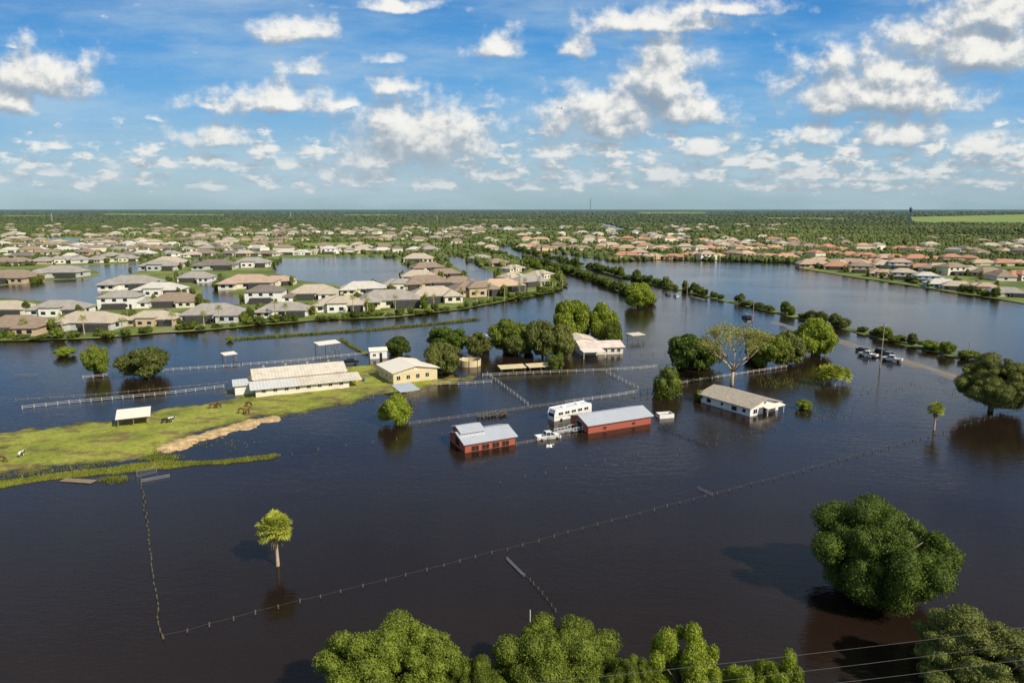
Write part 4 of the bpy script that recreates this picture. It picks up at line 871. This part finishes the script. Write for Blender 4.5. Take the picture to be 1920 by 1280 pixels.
# ------------------------------------------------------------------ animals
def quad(name,kind,graze):
    if kind=='horse': hs=1.5; bl=.85; th=.30; leg=.07
    else: hs=1.3; bl=.85; th=.36; leg=.075
    V=[];E=[];R=[]
    def v(x,y,z,r,p=None):
        V.append((x,y,z)); R.append(r); i=len(V)-1
        if p is not None: E.append((p,i))
        return i
    root=v(0,0,hs*.80,th); ch=v(bl*.45,0,hs*.80,th*1.02,root); sh=v(bl*.72,0,hs*.86,th*.75,ch); rp=v(-bl*.45,0,hs*.82,th*.95,root); bt=v(-bl*.75,0,hs*.82,th*.6,rp)
    if graze: n1=v(bl*.95,0,hs*.70,th*.5,sh); n2=v(bl*1.15,0,hs*.35,th*.38,n1); h1=v(bl*1.25,0,hs*.16,.13,n2); h2=v(bl*1.38,0,hs*.03,.08,h1)
    else: n1=v(bl*.98,0,hs*.98,th*.5,sh); n2=v(bl*1.15,0,hs*1.15 if kind=='horse' else hs*1.0,th*.38,n1); h1=v(bl*1.38,0,hs*1.12 if kind=='horse' else hs*.95,.13,n2); h2=v(bl*1.62,0,hs*1.0 if kind=='horse' else hs*.82,.08,h1)
    for s in (-1,1): v(V[h1][0]-.12,s*.12,V[h1][2]+.14,.03,n2)
    tl=v(-bl*.92,0,hs*.7,.05,bt); v(-bl*.97,0,hs*.35,.05,tl)
    for s in (-1,1):
        a=v(bl*.6,s*th*.55,hs*.55,leg*1.8,sh); b=v(bl*.62+.05*s,s*th*.55,hs*.3,leg,a); v(bl*.6+.08*s,s*th*.55,0,leg*.8,b)
        a=v(-bl*.6,s*th*.55,hs*.55,leg*2.2,bt); b=v(-bl*.78,s*th*.55,hs*.32,leg,a); v(-bl*.72,s*th*.55,0,leg*.8,b)
    me=bpy.data.meshes.new(name); me.from_pydata(V,E,[])
    bm=bmesh.new(); bm.from_mesh(me); bm.verts.layers.skin.verify(); bm.to_mesh(me); bm.free()
    return me,R
def animal(px,py,kind,graze,hide,label,rz,z=.18,sc=1.0):
    g=G(px,py); me,R=quad(kind,kind,graze); o=ob(kind,me,None,(g.x,g.y,z),rz,sc=(sc,)*3); me.materials.append(M[hide])
    m=o.modifiers.new('skin','SKIN'); m.use_smooth_shade=True
    for i,r in enumerate(R): me.skin_vertices[0].data[i].radius=(r*.92,r*.92)
    me.skin_vertices[0].data[0].use_root=True
    s=o.modifiers.new('sub','SUBSURF'); s.levels=1; s.render_levels=1
    tag(o,label,kind)
animal(310,795,'cow',True,'blackhide','black cow grazing right of the white-roofed shelter, left one',.3)
animal(320,793,'cow',False,'pied','black and white cow right of the white-roofed shelter, right one',.6)
animal(399,767,'horse',True,'brownhide','brown horse grazing on the middle of the pasture, left one',.2)
animal(410,766,'horse',True,'brownhide','brown horse grazing on the middle of the pasture, right one',2.9)
animal(453,776,'horse',True,'brownhide','brown horse above the sandy bank, left of the three',.2)
animal(464,778,'horse',False,'brownhide','brown horse above the sandy bank, nearest of the three',1.2)
animal(467,764,'horse',True,'brownhide','brown horse above the sandy bank, farthest of the three',3.0)
animal(40,857,'cow',False,'pied','white and dark calf standing on the left pasture',1.3,sc=.85)
animal(3,868,'horse',True,'brownhide','brown horse grazing at the left frame edge',.2)
D,Yf=DYf(203); k=1000/Yf; ax,ay,az=(1052-960)*k,1000,H-D*k
t=thing('airplane','tiny white airplane flying in the sky left of the big central cloud','airplane',(ax,ay,az),.2)
m=MB(); m.tube([(-5,0,0),(-4.2,0,0),(0,0,0),(3.6,0,0),(4.8,0,-.1)],[.15,.35,.7,.6,.1],12); part('fuselage',m,M['whitepaint'],t,True)
m=MB(); m.box(-.2,-6,.5,1.4,6,.65); part('wing',m,M['whitepaint'],t); m=MB(); m.box(-4.9,-2,.1,-4,2,.2); part('tailplane',m,M['whitepaint'],t); m=MB(); m.prism([(-5,.1),(-3.9,.1),(-4.6,1.7),(-5.1,1.7)],-.06,.06,'y'); part('fin',m,M['redlamp'],t)
# ------------------------------------------------------------------ light & sky
sv=Vector((.74,-.62,0)).normalized()*math.cos(math.radians(40))+Vector((0,0,math.sin(math.radians(40))))
ld=bpy.data.lights.new('sun','SUN'); ld.energy=5.0; ld.angle=math.radians(.53); ld.color=(1,.91,.75); lo=bpy.data.objects.new('sun',ld); COL.objects.link(lo); lo.rotation_euler=sv.to_track_quat('Z','Y').to_euler()
W=bpy.data.worlds.new('World'); SC.world=W; W.use_nodes=True; nt=W.node_tree; nt.nodes.clear()
out=nt.nodes.new('ShaderNodeOutputWorld'); tc=nt.nodes.new('ShaderNodeTexCoord'); sky=nt.nodes.new('ShaderNodeTexSky'); sky.sky_type='NISHITA'; sky.sun_disc=False
sky.sun_elevation=math.radians(40); sky.sun_rotation=math.atan2(sv.x,sv.y); sky.air_density=1.0; sky.dust_density=.2; sky.ozone_density=3.0; sky.altitude=50
sp=nt.nodes.new('ShaderNodeSeparateXYZ'); L(nt,tc.outputs['Generated'],sp.inputs[0])
ay=math_(nt,'MAXIMUM',math_(nt,'ABSOLUTE',sp.outputs[1]),.2); u=math_(nt,'DIVIDE',sp.outputs[0],ay); v=math_(nt,'DIVIDE',sp.outputs[2],ay)
cb=nt.nodes.new('ShaderNodeCombineXYZ'); L(nt,u,cb.inputs[0]); L(nt,v,cb.inputs[1]); UVW=cb.outputs[0]
CL=[(550,55,62,26,1),(930,80,44,34,.85),(578,122,50,24,.6),(722,105,38,15,.4),(505,185,108,30,1.05),(395,195,40,14,.6),(65,140,100,46,1.1),(10,180,60,40,1),(790,250,108,60,1.25),(745,218,60,30,1),(700,292,75,24,1),(690,325,90,18,.9),
 (1130,215,98,48,1.2),(1240,140,52,72,1.35),(1280,205,75,38,1.1),(1180,180,60,45,1),(1230,35,115,28,1),(1340,12,110,22,.8),(1080,78,40,30,.7),(1650,155,120,62,1.3),(1560,185,55,36,.9),(1820,80,120,55,1.3),(1720,70,55,25,.8),(1860,20,95,40,1.2),(1680,242,75,32,1),
 (1330,275,40,26,1),(1050,285,55,18,.9),(1535,250,40,28,.9),(1450,270,24,16,.9),(1850,268,60,24,1),(1900,300,60,20,1),(400,255,62,24,.95),(582,278,28,12,.9),(292,228,34,10,.3),(735,152,42,26,.8),(652,190,34,15,.8),(915,190,36,18,.4),(742,8,85,14,.8),(28,88,32,9,.4),
 (1240,322,60,18,.95),(1380,305,40,14,.9),(1530,325,70,16,.95),(1130,335,60,13,.9),(930,325,44,13,.9),(1760,315,60,15,.9),(1650,330,60,12,.9),(1860,340,70,11,.9),(1000,350,50,9,.8),(820,345,60,10,.8),(170,340,20,11,.9),(300,310,44,9,.8),(100,325,55,10,.8),(120,275,50,12,.5),(560,305,44,13,.8),(480,310,34,10,.8)]
ng=bpy.data.node_groups.new('cloud_field','ShaderNodeTree'); ng.interface.new_socket('P',in_out='INPUT',socket_type='NodeSocketVector'); ng.interface.new_socket('F',in_out='OUTPUT',socket_type='NodeSocketFloat')
gi=ng.nodes.new('NodeGroupInput'); go=ng.nodes.new('NodeGroupOutput')
def vm(nt,op,a,b=None,c=None):
    m=nt.nodes.new('ShaderNodeVectorMath'); m.operation=op
    for i,x in enumerate((a,b,c)):
        if x is None: continue
        if isinstance(x,tuple): m.inputs[i].default_value=x
        else: L(nt,x,m.inputs[i])
    return m.outputs['Value'] if op=='LENGTH' else m.outputs[0]
P0=gi.outputs[0]
dn_=ng.nodes.new('ShaderNodeTexNoise'); dn_.inputs['Scale'].default_value=13; dn_.inputs['Detail'].default_value=3; L(ng,P0,dn_.inputs['Vector'])
off=vm(ng,'MULTIPLY_ADD',dn_.outputs['Color'],(.045,.028,0),(-.0225,-.014,0)); P=vm(ng,'ADD',P0,off)
F=None
for (cx,cy,hw,hh,k) in CL:
    uu,vv=UV(cx,cy+hh*.45); su=1280/hw/1.55; sv_=1330/hh/1.8
    q=vm(ng,'MULTIPLY_ADD',P,(su,sv_,0),(-uu*su,-vv*sv_,0)); q2=vm(ng,'MULTIPLY',q,(-1,-3.0,0)); q=vm(ng,'MAXIMUM',q,q2); ln=vm(ng,'LENGTH',q)
    e=math_(ng,'MULTIPLY_ADD',ln,-1.6,.6+k*1.0); F=e if F is None else math_(ng,'MAXIMUM',F,e)
F=math_(ng,'MAXIMUM',F,-1.5)
sn=vm(ng,'MULTIPLY',P0,(1,1.2,1))
n1=ng.nodes.new('ShaderNodeTexNoise'); n1.inputs['Scale'].default_value=26; n1.inputs['Detail'].default_value=9; n1.inputs['Roughness'].default_value=.57; L(ng,sn,n1.inputs['Vector'])
F=math_(ng,'ADD',F,math_(ng,'MULTIPLY_ADD',n1.outputs['Fac'],3.2,-1.8))
s3=ng.nodes.new('ShaderNodeSeparateXYZ'); L(ng,P0,s3.inputs[0])
sn2=vm(ng,'MULTIPLY',P0,(1,2.2,1)); n2=ng.nodes.new('ShaderNodeTexNoise'); n2.inputs['Scale'].default_value=24; n2.inputs['Detail'].default_value=8; n2.inputs['Roughness'].default_value=.6; L(ng,sn2,n2.inputs['Vector'])
band=maprange(ng,s3.outputs[1],.008,.035,0,1,True); band2=maprange(ng,s3.outputs[1],.07,.15,1,0,True); bb=math_(ng,'MULTIPLY',band,band2)
rt=maprange(ng,s3.outputs[0],-.5,.1,.84,1.0)
thr=math_(ng,'MULTIPLY_ADD',math_(ng,'MULTIPLY',bb,rt),-.235,.68)
thr=math_(ng,'SUBTRACT',thr,maprange(ng,s3.outputs[1],.33,.5,0,.17,True))  # extra unseen clouds overhead, added to grey the near water's reflection
F2=math_(ng,'MULTIPLY',math_(ng,'SUBTRACT',n2.outputs['Fac'],thr),6.5)
F=math_(ng,'MAXIMUM',F,F2); L(ng,F,go.inputs[0])
def fld(vec):
    n=nt.nodes.new('ShaderNodeGroup'); n.node_tree=ng; L(nt,vec,n.inputs[0]); return n.outputs[0]
Fa=fld(UVW); Fb=fld(vm(nt,'ADD',UVW,(.007,.019,0)))
dens_=maprange(nt,Fa,-.25,1.0,0,1,True)
lit=maprange(nt,math_(nt,'SUBTRACT',Fa,Fb),-.8,1.0,0,1)
cc=ramp(nt,lit,[(0,(.33,.41,.49)),(.33,(.46,.53,.59)),(.52,(.68,.71,.73)),(.74,(.97,.96,.91)),(1,(1.05,1.03,.98))])
hz=maprange(nt,v,.0,.14,.62,0,True); ccol=mixc(nt,hz,cc.outputs[0],(.49,.60,.68))
n3=nt.nodes.new('ShaderNodeTexNoise'); n3.inputs['Scale'].default_value=3.0; n3.inputs['Detail'].default_value=8; n3.inputs['Roughness'].default_value=.62; mp=nt.nodes.new('ShaderNodeMapping'); mp.inputs['Scale'].default_value=(1,4.5,1); mp.inputs['Rotation'].default_value=(0,0,.12); L(nt,UVW,mp.inputs[0]); L(nt,mp.outputs[0],n3.inputs['Vector'])
veil=maprange(nt,n3.outputs['Fac'],.36,.75,0,.6,True)
grad=ramp(nt,maprange(nt,v,0,1,0,1),[(0,(.25,.41,.48)),(.025,(.33,.48,.56)),(.07,(.31,.51,.66)),(.14,(.15,.42,.74)),(.22,(.065,.32,.71)),(.32,(.035,.22,.58)),(.5,(.05,.14,.32)),(1,(.06,.105,.20))])  # high stops, out of view, dulled to tone the near water's reflection
b1=nt.nodes.new('ShaderNodeBackground'); b1.inputs[1].default_value=.10; L(nt,sky.outputs[0],b1.inputs[0])
b0=nt.nodes.new('ShaderNodeBackground'); b0.inputs[1].default_value=1.0; L(nt,grad.outputs[0],b0.inputs[0])
m0=nt.nodes.new('ShaderNodeMixShader'); m0.inputs[0].default_value=.88; L(nt,b1.outputs[0],m0.inputs[1]); L(nt,b0.outputs[0],m0.inputs[2])
bv=nt.nodes.new('ShaderNodeBackground'); bv.inputs[0].default_value=(.54,.69,.80,1); bv.inputs[1].default_value=.93
b2=nt.nodes.new('ShaderNodeBackground'); b2.inputs[1].default_value=.90; L(nt,ccol,b2.inputs[0])
m1=nt.nodes.new('ShaderNodeMixShader'); L(nt,veil,m1.inputs[0]); L(nt,m0.outputs[0],m1.inputs[1]); L(nt,bv.outputs[0],m1.inputs[2])
up=maprange(nt,sp.outputs[2],0,.01,0,1); hi=maprange(nt,v,.35,.55,.97,.5); dd=math_(nt,'MULTIPLY',dens_,math_(nt,'MULTIPLY',up,hi))
m2=nt.nodes.new('ShaderNodeMixShader'); L(nt,dd,m2.inputs[0]); L(nt,m1.outputs[0],m2.inputs[1]); L(nt,b2.outputs[0],m2.inputs[2]); L(nt,m2.outputs[0],out.inputs[0])
try: W.cycles.sampling_method='MANUAL'; W.cycles.sample_map_resolution=256
except Exception: pass
SC.view_settings.view_transform='Standard'; SC.view_settings.look='None'; SC.view_settings.exposure=0
cd=bpy.data.cameras.new('camera'); cd.sensor_width=36; cd.lens=24; cd.clip_end=120000; cd.clip_start=.5
co=bpy.data.objects.new('camera',cd); COL.objects.link(co); co.location=(0,0,H); co.rotation_euler=(math.pi/2-PIT,0,0); SC.camera=co
